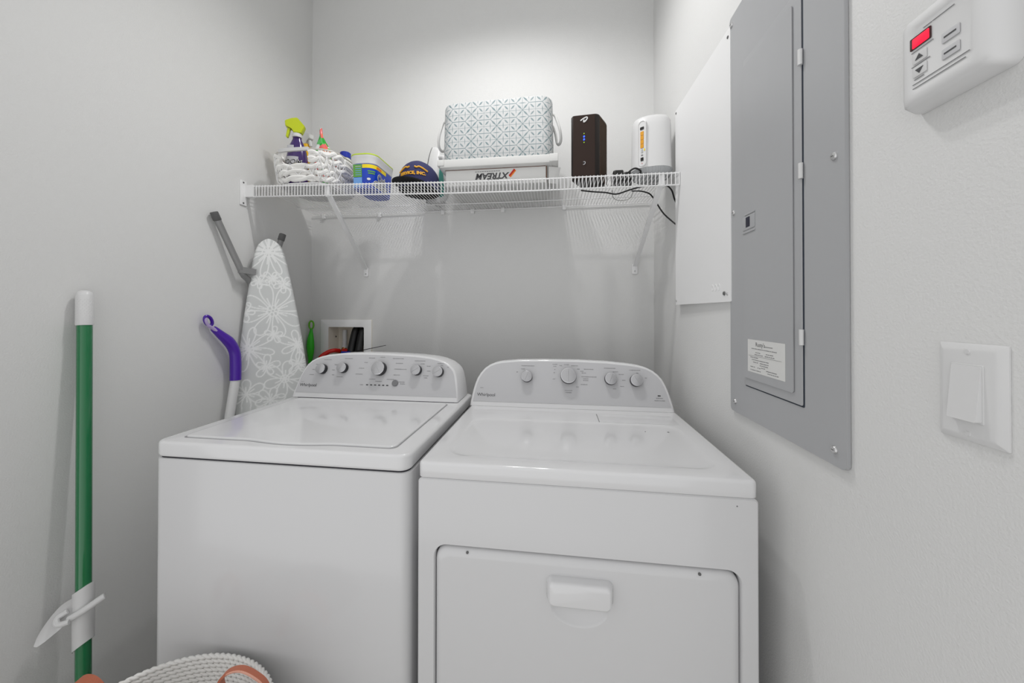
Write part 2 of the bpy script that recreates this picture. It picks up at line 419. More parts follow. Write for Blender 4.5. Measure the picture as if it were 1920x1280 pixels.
def fmapd(x, z): 
    c = onface(x-DX, z, dy0, dz0, .0066); inv = MW[dry]
    return lambda a, bb, cc: inv @ (c+Vector((a, 0, 0))+uvv*bb+nD*cc)
text('brand_lettering', 'Whirlpool', .0165, INK, dfas, fmapd(.7440, .9330), align='LEFT')
dm = [(.772-.012, .9620, .014), (.933, 1.0445, .050), (.915, 1.0330, .016), (.893, 1.0215, .008), (1.035, 1.0520, .018), (1.035, 1.0450, .012), (1.057, 1.0475, .010), (1.078, 1.0515, .018), (1.108, 1.0480, .026), (1.035, 1.0330, .006), (1.033, 1.0220, .006), (1.032, .9995, .010), (1.122, 1.0365, .010), (1.160, 1.0365, .034), (1.135, 1.0290, .012), (1.142, 1.0230, .016), (1.160, 1.0100, .055), (1.148, 1.0030, .020), (1.148, .9970, .020), (1.142, .9830, .024), (1.118, .9740, .010), (1.085, .9610, .028), (1.085, .9540, .022), (1.236, 1.0420, .042), (1.256, 1.0300, .020), (1.276, 1.0210, .018), (1.284, 1.0010, .012), (1.277, .9800, .014), (1.250, .9710, .012), (1.325, 1.0370, .040), (1.333, 1.0270, .008), (1.362, 1.0110, .008), (1.403, .9440, .024), (1.403, .9360, .036)]
marks(dfas, 'printed_captions', [(onface(x-DX, z, dy0, dz0, .0066), L, .0028) for x, z, L in dm], nD, CAPT)
b = NB()
for i in range(3):
    c = onface(1.400-DX+.003*i, .9520, dy0, dz0, .0066)
    lathe(b, c, nD, [(.0026-.0004*i, 0), (.0022, .0003)], 8)
part('badge', b, INK, dfas, local=True)
# hamper door with scooped pull
hx, hz, hzc = .3715, .600, .393
_ang = sorted([math.atan2(z-hzc, x-hx) for x, z in rr(.0428, .7008, .0795, .7068, .028, 6)]+[-PI+2*PI*(i+.5)/56 for i in range(56)])
def ray_rr(x0_, x1_, z0_, z1_, r_):
    """outline of a rounded rectangle sampled along the same set of directions"""
    P_ = rr(x0_, x1_, z0_, z1_, r_, 8); out = []
    for t in _ang:
        dx_, dz_ = math.cos(t), math.sin(t)
        for i in range(len(P_)):
            (ax_, az_), (bx_, bz_) = P_[i], P_[(i+1) % len(P_)]
            ax_ -= hx; bx_ -= hx; az_ -= hzc; bz_ -= hzc
            ca, cb = dx_*az_-dz_*ax_, dx_*bz_-dz_*bx_
            if ca <= 0 < cb:
                q = ca/(ca-cb); out.append((hx+ax_+(bx_-ax_)*q, hzc+az_+(bz_-az_)*q)); break
    return out
def ell(a, c): return [(hx+a*math.cos(t), hz+c*math.sin(t)) for t in _ang]
b = NB()
def dlp(yy, L): return [(x, yy, z) for x, z in L]
loft(b, [dlp(y0+.030, ray_rr(.0428, .7008, .0795, .7068, .028)), dlp(y0+.012, ray_rr(.0428, .7008, .0795, .7068, .028)),
         dlp(y0+.0050, ray_rr(.0444, .6992, .0811, .7048, .027)), dlp(y0+.0005, ray_rr(.0490, .6946, .0857, .6990, .024)),
         dlp(y0-.0015, ray_rr(.0570, .6866, .0937, .6890, .02)), dlp(y0-.0015, ray_rr(.0600, .6836, .0967, .6860, .02)),
         dlp(y0-.0015, ell(.064, .044)), dlp(y0-.0015, ell(.062, .042)), dlp(y0+.001, ell(.058, .038)), dlp(y0+.005, ell(.048, .030)), dlp(y0+.008, ell(.03, .018)), dlp(y0+.0085, ell(.01, .006))])
door = part('door', b, ENAMEL_SHADED, dry, local=True, sharp=60)
b = NB()
hp = rr(-.069, .069, -.0265, .0265, .012, 6)
def hl(s, yy, dz=0, sz=1): return [(hx+a*s, yy, .6395+bb*s*sz+dz) for a, bb in hp]
loft(b, [hl(1.04, y0-.0005), hl(1.04, y0-.004), hl(1.0, y0-.010), hl(.985, y0-.015, -.001), hl(.955, y0-.0195, -.0015), hl(.89, y0-.0215, -.002, .9)])
part('handle', b, ENAMEL, door, local=True, sharp=60)
for x in (.839, 1.3408):
    b = NB(); lathe(b, (x-DX, y0-.0004, .6985), (0, -1, .5), [(.0032, 0), (.0030, .0015), (.001, .002)], 10); part('screw', b, GREYC, door, local=True, label='dark screw head at the door edge')
b = NB(); lathe(b, (1.415-DX, y0, .846), (0, -1, 0), [(.0018, 0), (.001, .0004)], 8); part('speck', b, INKL, dcab, local=True, label='small mark on the cabinet')

# ------------------------------------------------------------------ wire shelf
FX = [-.31, -.05, .283, .65, .954, 1.16, 1.52]; FZ = [1.8035, 1.797, 1.789, 1.7797, 1.776, 1.7765, 1.7755]
BX = [-.31, .03, .36, .93, 1.40, 1.52]; BZ = [1.7865, 1.7828, 1.7852, 1.7872, 1.7905, 1.791]
SYF, SYB = .605, 1.026
def shz(x, y):
    t = (y-SYF)/(SYB-SYF); return interp(x, FX, FZ)*(1-t)+interp(x, BX, BZ)*t
LIPH = .0445
shelf = thing('wire_shelf', 'white coated wire shelf spanning the alcove wall to wall above both machines', 'shelf', (.6, YB, shz(.6, SYB)))
b = NB()
x0, x1 = -.272, 1.500; NW = 126
for i in range(NW):
    x = x0+(x1-x0)*i/(NW-1); j = random.uniform(-.0006, .0006)
    zf = shz(x, SYF)
    tube(b, [(x+j, SYB+.003, shz(x, SYB)+.0032), (x+j, SYF+.01, shz(x, SYF+.01)+.0032), (x+j, SYF-.0035, zf+.002), (x+j, SYF-.0038, zf-LIPH)], .00165, 6)
part('wire_deck', b, WIREM, shelf)
for nm, yy, dz in (('front_rail', SYF, 0), ('lip_rail', SYF, -LIPH), ('middle_rail', .905, 0), ('back_rail', SYB, 0)):
    b = NB(); pts = [(x, yy, shz(x, yy)+dz-.0012) for x in np.linspace(-.300, 1.5025, 28)]
    tube(b, pts, .0029 if nm != 'middle_rail' else .0026, 8); part(nm, b, WIREM, shelf)
# end bracket on the left wall
b = NB(); slab(b, .572, .604, 1.715, 1.822, XL+.0003, XL+.006, .004, .001, ax='x')
slab(b, XL+.004, -.268, .599, .6115, 1.752, 1.8065, .004, .002, ax='x' if 0 else 'z') if 0 else None
box(b, XL+.002, -.2705, .5955, .6135, 1.7535, 1.8055)
eb = part('end_bracket', b, WIREM, shelf)
for zz in (1.8135, 1.724):
    b = NB(); lathe(b, (XL+.006, .586, zz), (1, 0, 0), [(.004, 0), (.003, .002)], 10); part('screw', b, GREYC, eb, label='dark screw head')
for i, xx in enumerate((-.232, .095, .45, .61, .77, 1.085)):
    b = NB(); slab(b, xx-.010, xx+.010, SYB-.006, YB, shz(xx, SYB)-.018, shz(xx, SYB)+.006, .003, .002); part('wall_clip', b, WIREM, shelf)
def brace(xt, xb, zt, zb):
    b = NB()
    p0 = Vector((xt, SYF+.004, zt)); p1 = Vector((xb, YB-.006, zb+.022))
    strip(b, [p0, p0.lerp(p1, .5), p1], .020, .004, side=(1, 0, 0))
    # folded stiffening flange
    d = (p1-p0).normalized(); n = Vector((0, -d.z, d.y))
    strip(b, [p0+n*.004+Vector((.0085, 0, 0)), p1+n*.004+Vector((.0085, 0, 0))], .003, .009, side=(1, 0, 0))
    strip(b, [p0+n*.004-Vector((.0085, 0, 0)), p1+n*.004-Vector((.0085, 0, 0))], .003, .009, side=(1, 0, 0))
    slab(b, xt-.011, xt+.011, shz(xt, SYF)-LIPH-.006, shz(xt, SYF)-.002, SYF+.003, SYF+.007, .003, .001, ax='y')
    slab(b, xb-.0135, xb+.0135, zb-.018, zb+.032, YB-.007, YB-.0003, .005, .002, ax='y')
    br = part('support_brace', b, WIREM, shelf)
    b = NB(); lathe(b, (xb, YB-.007, zb-.003), (0, -1, 0), [(.0045, 0), (.003, .0025)], 10); part('screw', b, SCREWM, br)
brace(.075, .0161, 1.756, 1.462)
brace(1.440, 1.431, 1.744, 1.458)
def on(x, y): return shz(x, y)+.0055
def onb(x0, x1, y0, y1): return max(on(x, y) for x in (x0, (x0+x1)/2, x1) for y in (y0, y1))

# ------------------------------------------------------------------ woven plastic basket with bottles
def oval(cx, cy, a, c, z, n=48, p=2.6):
    out = []
    for k in range(n):
        t = 2*PI*k/n; ct, st = math.cos(t), math.sin(t)
        out.append((cx+a*math.copysign(abs(ct)**(2/p), ct), cy+c*math.copysign(abs(st)**(2/p), st), z))
    return out
BCX, BCY = -.058, .735
bz = onb(-.19, .07, .62, .85)-.001
bk = thing('woven_basket', 'white woven cord basket on wire frame at the left end of the shelf', 'basket', (BCX, BCY, bz))
def bo(t, h, bulge=0):
    """point on the basket wall, t angle, h height 0..1"""
    a = .132+.018*h+bulge; c = .120+.014*h+bulge
    ct, st = math.cos(t), math.sin(t); p = 3.4
    zz = bz+.008+.132*h
    return Vector((BCX+a*math.copysign(abs(ct)**(2/p), ct), BCY+c*math.copysign(abs(st)**(2/p), st), zz))
GA0, GA1 = -PI/2-.42, -PI/2+.12          # hand opening under the grip
b = NB(); n = 144
for row in range(5):
    for s_ in (0, 1):
        runs = [[]]
        for k in range(n+1):
            t = -PI/2-.15+PI+2*PI*k/n
            tt_ = (t+PI) % (2*PI)-PI
            ph = k*2*PI/12+row*PI+s_*PI
            h = .125+row*.195
            if row >= 3 and GA0 < tt_ < GA1:
                if runs[-1]: runs.append([])
                continue
            runs[-1].append(bo(t, h+.050*math.sin(ph), .0060*math.cos(ph*.5+s_*PI)))
        for r_ in runs:
            if len(r_) > 3: tube(b, r_, .0098 if s_ == 0 else .0085, 8)
part('cord_weave', b, ROPE, bk)
b = NB(); tube(b, [bo(2*PI*k/60, 1.04) for k in range(61)], .0042, 8, caps=False); rim = part('rim_wire', b, mat('pale_metal', (196, 192, 186), .4, metal=.2), bk)
b = NB(); tube(b, [bo(2*PI*k/60, -.03) for k in range(61)], .0045, 8, caps=False)
for k in range(26):
    t0 = 2*PI*(k+.5)/26
    for sg in (-1, 1):
        if GA0-.15 < ((t0+PI) % (2*PI)-PI) < GA1+.15: tube(b, [bo(t0, -.03), bo(t0, .2, .009), bo(t0+sg*.10, .55, .009)], .0019, 6)
        else: tube(b, [bo(t0, -.03), bo(t0, .08, .012), bo(t0+sg*.12, .40, .013), bo(t0, .72, .013), bo(t0+sg*.06, 1.04)], .0017, 6)
part('frame_wire', b, WIREM, bk)
b = NB(); strip(b, [bo(a, 1.04, .003) for a in np.linspace(GA0-.03, GA1+.03, 14)], .014, .010, side=(0, 0, 1)); part('grip_wrap', b, PLASTW2, bk)
b = NB(); loft(b, [oval(BCX, BCY, .128, .116, bz), oval(BCX, BCY, .128, .116, bz+.004)]); part('base', b, PLASTW2, bk)

def spray(name, label, base, s, mB, mH, mN, ang, tall=.205, parts_label=True):
    """trigger spray bottle, nozzle pointing along ang"""
    base = Vector(base); t = thing(name, label, 'spray bottle', base, group='spray bottles in the woven basket')
    b = NB()
    prof = [(.036, 0), (.040, .006), (.0405, .075), (.039, .105), (.034, .135), (.025, .160), (.0165, .176), (.0150, .186)]
    k = tall/.205
    lathe(b, base, (0, 0, 1), [(r*s, h*k) for r, h in prof], 28, sx=1.0, sy=.62, xd=(math.cos(ang), math.sin(ang), 0))
    part('bottle', b, mB, t)
    b = NB(); lathe(b, base+Vector((0, 0, .184*k)), (0, 0, 1), [(.0175*s, 0), (.0175*s, .014), (.016*s, .016)], 20); part('collar', b, mN, t)
    dx = Vector((math.cos(ang), math.sin(ang), 0)); sx_ = Vector((-math.sin(ang), math.cos(ang), 0)); o = base+Vector((0, 0, .198*k))
    def prism(poly, w):
        lo = []
        for i, q in ((1.0, .9), (1.0, 1.0), (1.0, 1.0), (1.0, .9)):
            pass
        bb = NB()
        L = lambda off, sc: [o+dx*(x*sc[0]+0)*s+Vector((0, 0, z*s))+sx_*off*s for x, z in poly]
        loft(bb, [L(-w/2, (1, 1)), L(w/2, (1, 1))])
        bmesh.ops.bevel(bb, geom=bb.edges[:], offset=.0022*s, segments=2, affect='EDGES')
        return bb
    hd = part('spray_head', prism([(-.030, .030), (-.018, 0), (.012, 0), (.016, .016), (.040, .022), (.042, .044), (.020, .056), (-.002, .062)], .026), mH, t, sharp=50)
    part('trigger', prism([(.022, .018), (.034, .018), (.040, -.018), (.032, -.022), (.028, -.006)], .014), mH, hd, sharp=50)
    return t, base, dx, sx_
A1 = math.radians(205)
sp, spb, dxx, sxx = spray('spray_bottle', 'purple spray bottle with chartreuse trigger head standing in the woven basket', (-.128, .684, on(-.08, .70)+.010), 1.12, BOTP, CHART, PLASTW2, A1, tall=.262)
def wrapb(base, a0, h0, k=1.0, R=.0462):
    def fn(x, y, z):
        a = a0+x/R; px = R*math.cos(a); py = R*.62*math.sin(a)
        sc = 1+z/R
        return Vector(base)+Vector((math.cos(A1), math.sin(A1), 0))*px*sc+Vector((-math.sin(A1), math.cos(A1), 0))*py*sc+Vector((0, 0, h0+y))
    return fn
def patch(name, m, parent, fn, x0, x1, y0_, y1_, z=.0003, nx=10, label=None):
    b = NB(); g = [[b.verts.new(fn(x0+(x1-x0)*i/nx, y0_+(y1_-y0_)*j, z)) for i in range(nx+1)] for j in (0, 1)]
    for i in range(nx): b.faces.new((g[0][i], g[0][i+1], g[1][i+1], g[1][i]))
    return part(name, b, m, parent, label=label, norm=True)
fnb = wrapb(spb, PI*.44, .011)
patch('label', LGREY, sp, fnb, -.046, .020, .050, .128)
text('label_lettering', 'BOOM', .030, KNOBD, sp, lambda x, y, z: fnb(x-.012, y+.094, z+.0008), bold=.0010, shear=.2)
text('label_lettering', 'BOOM', .030, PLASTW, sp, lambda x, y, z: fnb(x-.0105, y+.0955, z+.0014), bold=-.0006, shear=.2)
for i in range(7): patch('label_print', INK, sp, fnb, -.040+.008*i, -.0345+.008*i, .070+.002*(i%2), .084, .0006, nx=2)
patch('label_panel', LGREY, sp, fnb, -.030, .002, .150, .178, .0010, label='grey upper label')
text('label_lettering', 'FOAM', .014, INK, sp, lambda x, y, z: fnb(x-.006, y+.080, z+.0008), shear=.2) if 0 else None
patch('label_corner', LYEL, sp, fnb, .008, .022, .082, .098, .0006, label='yellow corner of the label')
spray('spray_bottle', 'yellow spray bottle with white sprayer head behind the purple spray bottle in the basket', (-.172, .806, on(-.1, .79)+.035), .9, YELL, PLASTW, YELL, math.radians(-20), tall=.250)
# crumpled clear bag with coloured print
bgm = bpy.data.materials.new('printed_clear_bag'); bgm.use_nodes = True
nt = bgm.node_tree; bs = nt.nodes['Principled BSDF']; bs.inputs['Roughness'].default_value = .18
tc = nt.nodes.new('ShaderNodeTexCoord'); vo = nt.nodes.new('ShaderNodeTexVoronoi'); vo.inputs['Scale'].default_value = 38
rp = nt.nodes.new('ShaderNodeValToRGB'); rp.color_ramp.interpolation = 'CONSTANT'
els = rp.color_ramp.elements; els[0].color = lin((40, 170, 50))+(1,); els[1].position = .30; els[1].color = lin((240, 110, 110))+(1,)
for ps, c in ((.5, (245, 120, 40)), (.68, (225, 228, 228)), (.84, (90, 190, 100))):
    e = els.new(ps); e.color = lin(c)+(1,)
sv = nt.nodes.new('ShaderNodeSeparateColor')
nt.links.new(tc.outputs['Object'], vo.inputs['Vector']); nt.links.new(vo.outputs['Color'], sv.inputs[0]); nt.links.new(sv.outputs[0], rp.inputs[0]); nt.links.new(rp.outputs[0], bs.inputs['Base Color'])
b = NB(); base = Vector((-.056, .790, on(-.05, .79)+.014)); loops = []
hs = [h*1.29 for h in (0, .02, .06, .10, .125, .15, .175, .20, .225, .255)]
rs = [.040, .050, .052, .052, .052, .046, .032, .018, .0075, .0055]
for h, r in zip(hs, rs):
    loops.append([base+Vector((-.030*h/.33+r*(1+.16*math.sin(5*t+h*30)+.08*math.sin(9*t-h*50))*math.cos(t), r*.8*(1+.16*math.sin(5*t+h*30))*math.sin(t), h)) for t in [2*PI*k/40 for k in range(40)]])
loft(b, loops)
tag(part('plastic_bag', b, bgm), 'twisted plastic bag with green, orange and pink print rising from the basket', 'bag')
b = NB(); s0 = Vector((.030, .742, on(.05, .75)+.26))
bb_ = thing('detergent_bottle', 'small white bottle with blue cap at the right rim of the basket', 'bottle', (.060, .762, on(.05, .75)+.002))
o = Vector((.060, .762, on(.05, .75)+.002))
b = NB(); lathe(b, o, (0, 0, 1), [(.024, 0), (.026, .01), (.026, .150), (.024, .168), (.020, .176)], 24); part('bottle', b, PLASTW, bb_)
b = NB(); lathe(b, o+Vector((0, 0, .175)), (0, 0, 1), [(.0240, 0), (.0240, .024), (.021, .027)], 24); part('cap', b, BLUED, bb_)
b = NB(); slab(b, .000, .030, .765, .785, on(.03, .77)+.012, on(.03, .77)+.205, .003, .002)
tag(part('cardboard_packet', b, REDP), 'red packet standing beside the blue capped bottle in the basket', 'packet')

# ------------------------------------------------------------------ blue tub
TX, TY = .198, .762
tz = onb(TX-.05, TX+.05, TY-.09, TY+.09)
tub = thing('powder_tub', 'blue tub of cleaning powder with white lid between basket and cap', 'tub', (TX, TY, tz))
TA, TC, TRD = .0575, .100, .040
def tl_(ins, z): return [(x, y, tz+z) for x, y in rr(TX-TA+ins, TX+TA-ins, TY-TC+ins, TY+TC-ins, TRD-ins*.5, 9)]
b = NB(); loft(b, [tl_(.008, 0), tl_(.006, .004), tl_(0, .100), tl_(0, .106)]); part('tub_body', b, BLUE, tub)
b = NB(); loft(b, [tl_(.001, .104), tl_(-.002, .107), tl_(-.004, .132), tl_(-.0055, .136), tl_(-.0055, .142), tl_(-.003, .144)]); lid = part('lid', b, PLASTW, tub)
b = NB(); loft(b, [tl_(-.0062, .1425), tl_(-.0062, .147), tl_(-.004, .149), tl_(.006, .148)]); part('lid_rim', b, LIMER, lid, label='lime green rim of the lid')
# distance s runs along the front face, round the right corner and back along the right side
_pp = rr(TX-TA, TX+TA, TY-TC, TY+TC, TRD, 9)
_fl = min(range(len(_pp)), key=lambda i: abs(_pp[i][1]-(TY-TC))*50+_pp[i][0])
_path = [Vector((TX-TA+TRD*.3, TY-TC+TRD*.3))]
_path = [Vector(q) for q in ([_pp[-1]]+_pp[:22])]
_cum = [0]
for a_, c_ in zip(_path[:-1], _path[1:]): _cum.append(_cum[-1]+(c_-a_).length)
def f1(x, y, z):
    xx_ = float(np.interp(x, _cum, [q.x for q in _path])); yy_ = float(np.interp(x, _cum, [q.y for q in _path]))
    i = min(max(int(np.searchsorted(_cum, x)), 1), len(_cum)-1); t = (_path[i]-_path[i-1]).normalized(); n_ = Vector((t.y, -t.x))
    if x > _cum[-1]: xx_ += t.x*(x-_cum[-1]); yy_ += t.y*(x-_cum[-1])
    if x < 0: xx_ += x
    tp = .0065*(1-y/.104)
    return Vector((xx_+n_.x*(.0006+z-tp), yy_+n_.y*(.0006+z-tp), tz+y))
def pt(name, m, x0, x1, a, c, z=.0003, lab=None): patch(name, m, tub, f1, x0, x1, a, c, z, 18, lab)
pt('label_block', LGREEN, -.022, .018, .048, .102, lab='green block on the label')
pt('label_block', LSKY, -.022, .018, .004, .046, lab='light blue block on the label')
pt('label_band', LYEL, .020, .170, .086, .102, lab='yellow band on the label')
for i in range(5): pt('label_line', LSKY if i < 4 else LGREY, -.012, .014, .056+.009*i, .0585+.009*i, .0007)
TS0 = .128
text('label_lettering', 'Oxi', .044, PLASTW, tub, lambda x, y, z: f1(x+TS0, y+.040, z+.0012), bold=.0026)
text('label_lettering', 'CLEAN', .036, PLASTW, tub, lambda x, y, z: f1(x+TS0, y+.010, z+.0012), bold=.0026)
text('label_lettering', 'Oxi', .044, INK, tub, lambda x, y, z: f1(x+TS0, y+.040, z+.0018), bold=-.0004)
text('label_lettering', 'CLEAN', .036, INK, tub, lambda x, y, z: f1(x+TS0, y+.010, z+.0018), bold=-.0004)
for i, (xx, yy, ww) in enumerate(((.062, .070, .034), (.062, .061, .030))): pt('label_line', LGREEN, xx-ww/2, xx+ww/2, yy, yy+.005, .0007)
pt('label_line', LORG, .085, .125, .089, .098, .0007, 'orange wording block on the yellow band')
b = NB(); c = f1(.050, .038, .0008); lathe(b, c, Vector((.5, -1, 0)), [(.008, 0), (.007, .0008)], 16, sy=.7); part('label_spot', b, PLASTW, tub)

# ------------------------------------------------------------------ navy cap
HX, HY = .420, .776
hz0 = -.004+onb(HX-.08, HX+.08, HY-.16, HY+.09)+.014
cap = thing('baseball_cap', 'navy baseball cap with gold lettering, brim toward the tub, lying on the shelf', 'cap', (HX, HY, hz0))
HA = math.radians(-88)     # facing direction
hd_ = Vector((math.cos(HA), math.sin(HA), 0)); hs_ = Vector((-math.sin(HA), math.cos(HA), 0))
def crown(t, h):
    """t angle about the crown (0 = front), h 0..1 up the dome"""
    fr = max(0, math.cos(t))
    R = .095*(1-h**3.6)**(.5) if h < 1 else 0
    R = R*(1+.10*fr*h*(1-h)*2.2)
    H = .122+.014*fr
    return Vector((HX, HY, hz0))+hd_*R*1.08*math.cos(t)+hs_*R*.96*math.sin(t)+Vector((0, 0, H*h-.010*(1-h)*0))
b = NB(); hsv = [0, .12, .28, .44, .58, .70, .80, .88, .94, .98, .995]
loft(b, [[crown(2*PI*k/48, h) for k in range(48)] for h in hsv], cap0=False)
cr = part('crown', b, NAVY, cap, sharp=80)
b = NB(); lathe(b, crown(0, .999)+Vector((0, 0, -.001)), (0, 0, 1), [(.008, 0), (.007, .004), (.003, .007)], 14); part('button', b, NAVYD, cr)
b = NB(); loft(b, [[crown(2*PI*k/48, .0)*1 for k in range(48)], [Vector((HX, HY, hz0))+(crown(2*PI*k/48, .3)-Vector((HX, HY, hz0)))*.93 for k in range(48)]], cap0=False); part('sweatband', b, NAVYD, cap)
b = NB(); top = []; bot = []
nu, nv = 24, 8
def bp(u, v, off):
    t = (u-.5)*2*1.15                      # angle across the brim
    e = crown(t, .06)
    L = .080*max(0, math.cos((u-.5)*PI*.96))**.50
    d = (hd_*1.0+hs_*.35*math.sin(t)).normalized()
    w_ = (u-.5)*2
    droop = .004-v*(.008+.012*w_)-.004*w_*w_*(.3+v)
    return e+d*L*v+Vector((0, 0, droop+off))
g0 = [[b.verts.new(bp(i/nu, j/nv, .0022)) for i in range(nu+1)] for j in range(nv+1)]
for j in range(nv):
    for i in range(nu): b.faces.new((g0[j][i], g0[j][i+1], g0[j+1][i+1], g0[j+1][i]))
brim = part('brim', b, NAVY, cap, sharp=80)
b = NB()
g1 = [[b.verts.new(bp(i/nu, j/nv, -.0012)) for i in range(nu+1)] for j in range(nv+1)]
for j in range(nv):
    for i in range(nu): b.faces.new((g1[j][i], g1[j+1][i], g1[j+1][i+1], g1[j][i+1]))
g2 = [b.verts.new(bp(i/nu, 1, .0022)) for i in range(nu+1)]
for i in range(nu): b.faces.new((g1[nv][i], g2[i], g2[i+1], g1[nv][i+1]))
part('brim_underside', b, NAVYD, brim, sharp=80, label='black underside of the brim')
def capmap(h0):
    def fn(x, y, z):
        t = x/.082; h = h0+y/.128
        p = crown(t, min(h, .99)); q = Vector((HX, HY, p.z)); d = (p-q).normalized()
        return p+d*(.0012+z)
    return fn
text('cap_lettering', 'SERVICE, INC.', .0172, GOLD, cr, capmap(.33), bold=.0009, ext=.0008)
for sx in (-1, 1):
    b = NB(); pts = [capmap(.33)(sx*x, y, .001) for x, y in ((.010, .034), (.018, .030), (.028, .034), (.044, .027), (.060, .018))]
    tube(b, spline(pts, 5), [.0036]*21, 6); part('gold_swoosh', b, GOLD, cr)

# ------------------------------------------------------------------ iron standing on its heel
IX, IY = .432, .934
iz = onb(IX-.04, IX+.06, IY-.06, IY+.06)
iron = thing('clothes_iron', 'white and teal clothes iron standing on its heel between cap and white box', 'iron', (IX, IY, iz))
def ip(u, v, w):   # u across, v up along the soleplate, w out from the soleplate
    v = v*1.375; a = math.radians(60); sx = Vector((math.cos(a), math.sin(a), 0)); sn = Vector((math.sin(a), -math.cos(a), 0))
    tip = Vector((-.03, 0, 0))*v
    return Vector((IX, IY, iz))+sx*u*.92+sn*w*.9+Vector((0, 0, v))+tip
sole = []
hw = [(0, .052), (.05, .056), (.10, .050), (.14, .040), (.175, .026), (.20, .012), (.212, .002)]
outl = [(w_, v) for v, w_ in hw]+[(-w_, v) for v, w_ in reversed(hw)]
b = NB(); loft(b, [[ip(x, v, 0) for x, v in outl], [ip(x, v, .006) for x, v in outl]]); part('soleplate', b, GREYC, iron)
b = NB(); loft(b, [[ip(x*.97, v, .006) for x, v in outl], [ip(x*.95, v*.985, .03) for x, v in outl], [ip(x*.72, v*.93, .055) for x, v in outl], [ip(x*.4, v*.86, .065) for x, v in outl]]); bd = part('iron_body', b, PLASTW, iron, sharp=70)
b = NB(); loft(b, [[ip(x*.35, .02+v*.62, .062) for x, v in outl], [ip(x*.30, .02+v*.60, .070) for x, v in outl]]); part('water_tank', b, TEAL, bd)
b = NB(); tube(b, spline([ip(0, .165, .06), ip(0, .150, .10), ip(0, .08, .112), ip(0, .02, .10), ip(0, .012, .06)], 6), .012, 12); part('handle', b, PLASTW, iron)
b = NB(); loft(b, [[ip(x*.42, .05+v*.55, -.0006) for x, v in outl], [ip(x*.42, .05+v*.55, -.0012) for x, v in outl]]); part('sole_inlay', b, TEAL, iron) if 0 else b.free()

# ------------------------------------------------------------------ white carton with lid
bx0, bx1, by0, by1 = .570, 1.002, .690, .955
cz0 = onb(bx0, bx1, by0, by1)
ctn = thing('cardboard_box', 'flat white cardboard box with upside down print under the patterned basket', 'box', (.79, .82, cz0))
b = NB(); slab(b, bx0, bx1, by0, by1, cz0, cz0+.080, .003, .0015); part('box_body', b, CARD, ctn)
b = NB(); lz = cz0+.069
slab(b, .552, 1.026, by0-.028, by1+.005, lz+.004, lz+.038, .004, .003)
ld = part('box_lid', b, CARD, ctn)
b = NB(); slab(b, .542, .572, by0-.034, by1, lz+.010, lz+.036, .003, .002); part('lid_flap', b, CARD, ld)
b = NB(); slab(b, 1.016, 1.052, by0-.034, by1-.05, lz+.006, lz+.0375, .003, .002); part('lid_flap', b, CARD, ld)
b = NB()
fl = [Vector((1.012, by0+.005, lz)), Vector((1.062, by0+.02, lz)), Vector((1.048, by0+.03, cz0+.004)), Vector((1.012, by0+.015, cz0+.002))]
loft(b, [fl, [p+Vector((0, .003, 0)) for p in fl]]); part('side_flap', b, CARD, ctn)
b = NB(); box(b, bx1-.0005, bx1+.003, by0-.001, by0+.003, cz0, cz0+.070); part('card_edge', b, CARDB, ctn, label='brown cut edge of the card')
b = NB(); box(b, bx0-.002, bx1-.002, by0-.0012, by0, cz0+.0690, cz0+.0712); part('lid_shadow_gap', b, CARDB, ctn, label='brown strip standing for the shadow under the lid')  # dark strip painted where the overhanging lid throws its shade
b = NB(); slab(b, bx0+.003, bx1-.003, cz0+.001, cz0+.024, by0-.0025, by0-.0003, .002, .0008, ax='y'); part('front_tuck_flap', b, CARD, ctn)
def flip(cx, cz): return lambda x, y, z: Vector((cx-x, by0-.0006-z, cz-y))
text('box_lettering', 'XTREAM', .036, INK, ctn, flip(.775, cz0+.050), shear=.25, bold=.0012)
text('box_lettering', 'Wellness', .011, INKL, ctn, flip(.745, cz0+.0745), shear=.2) if 0 else None
b = NB()
for i in range(11): 
    xx = .70+.010*i; box(b, xx, xx+.0075, by0-.0009, by0-.0004, cz0+.0575, cz0+.0600)
part('small_print', b, INKL, ctn)
for i, (m_, dxq) in enumerate(((LORG, 0), (REDP, .012))):
    b = NB()
    for sg in (1, -1):
        c = Vector((.862+dxq*sg*.3, by0-.0008, cz0+.045+.004*i)); a = math.radians(50*sg if i == 0 else 130*sg)
        d = Vector((math.cos(a), 0, math.sin(a)))
        if (i == 0) == (sg == 1): strip(b, [c-d*.018, c+d*.018], .007, .0006, side=(d.z, 0, -d.x))
    part('box_emblem', b, m_, ctn)
b = NB()
for i in range(7): 
    xx = .755+.0072*i; box(b, xx, xx+random.choice((.003, .005)), by0-.0029, by0-.0026, cz0+.0165, cz0+.0225)
part('barcode', b, KNOBD, ctn)

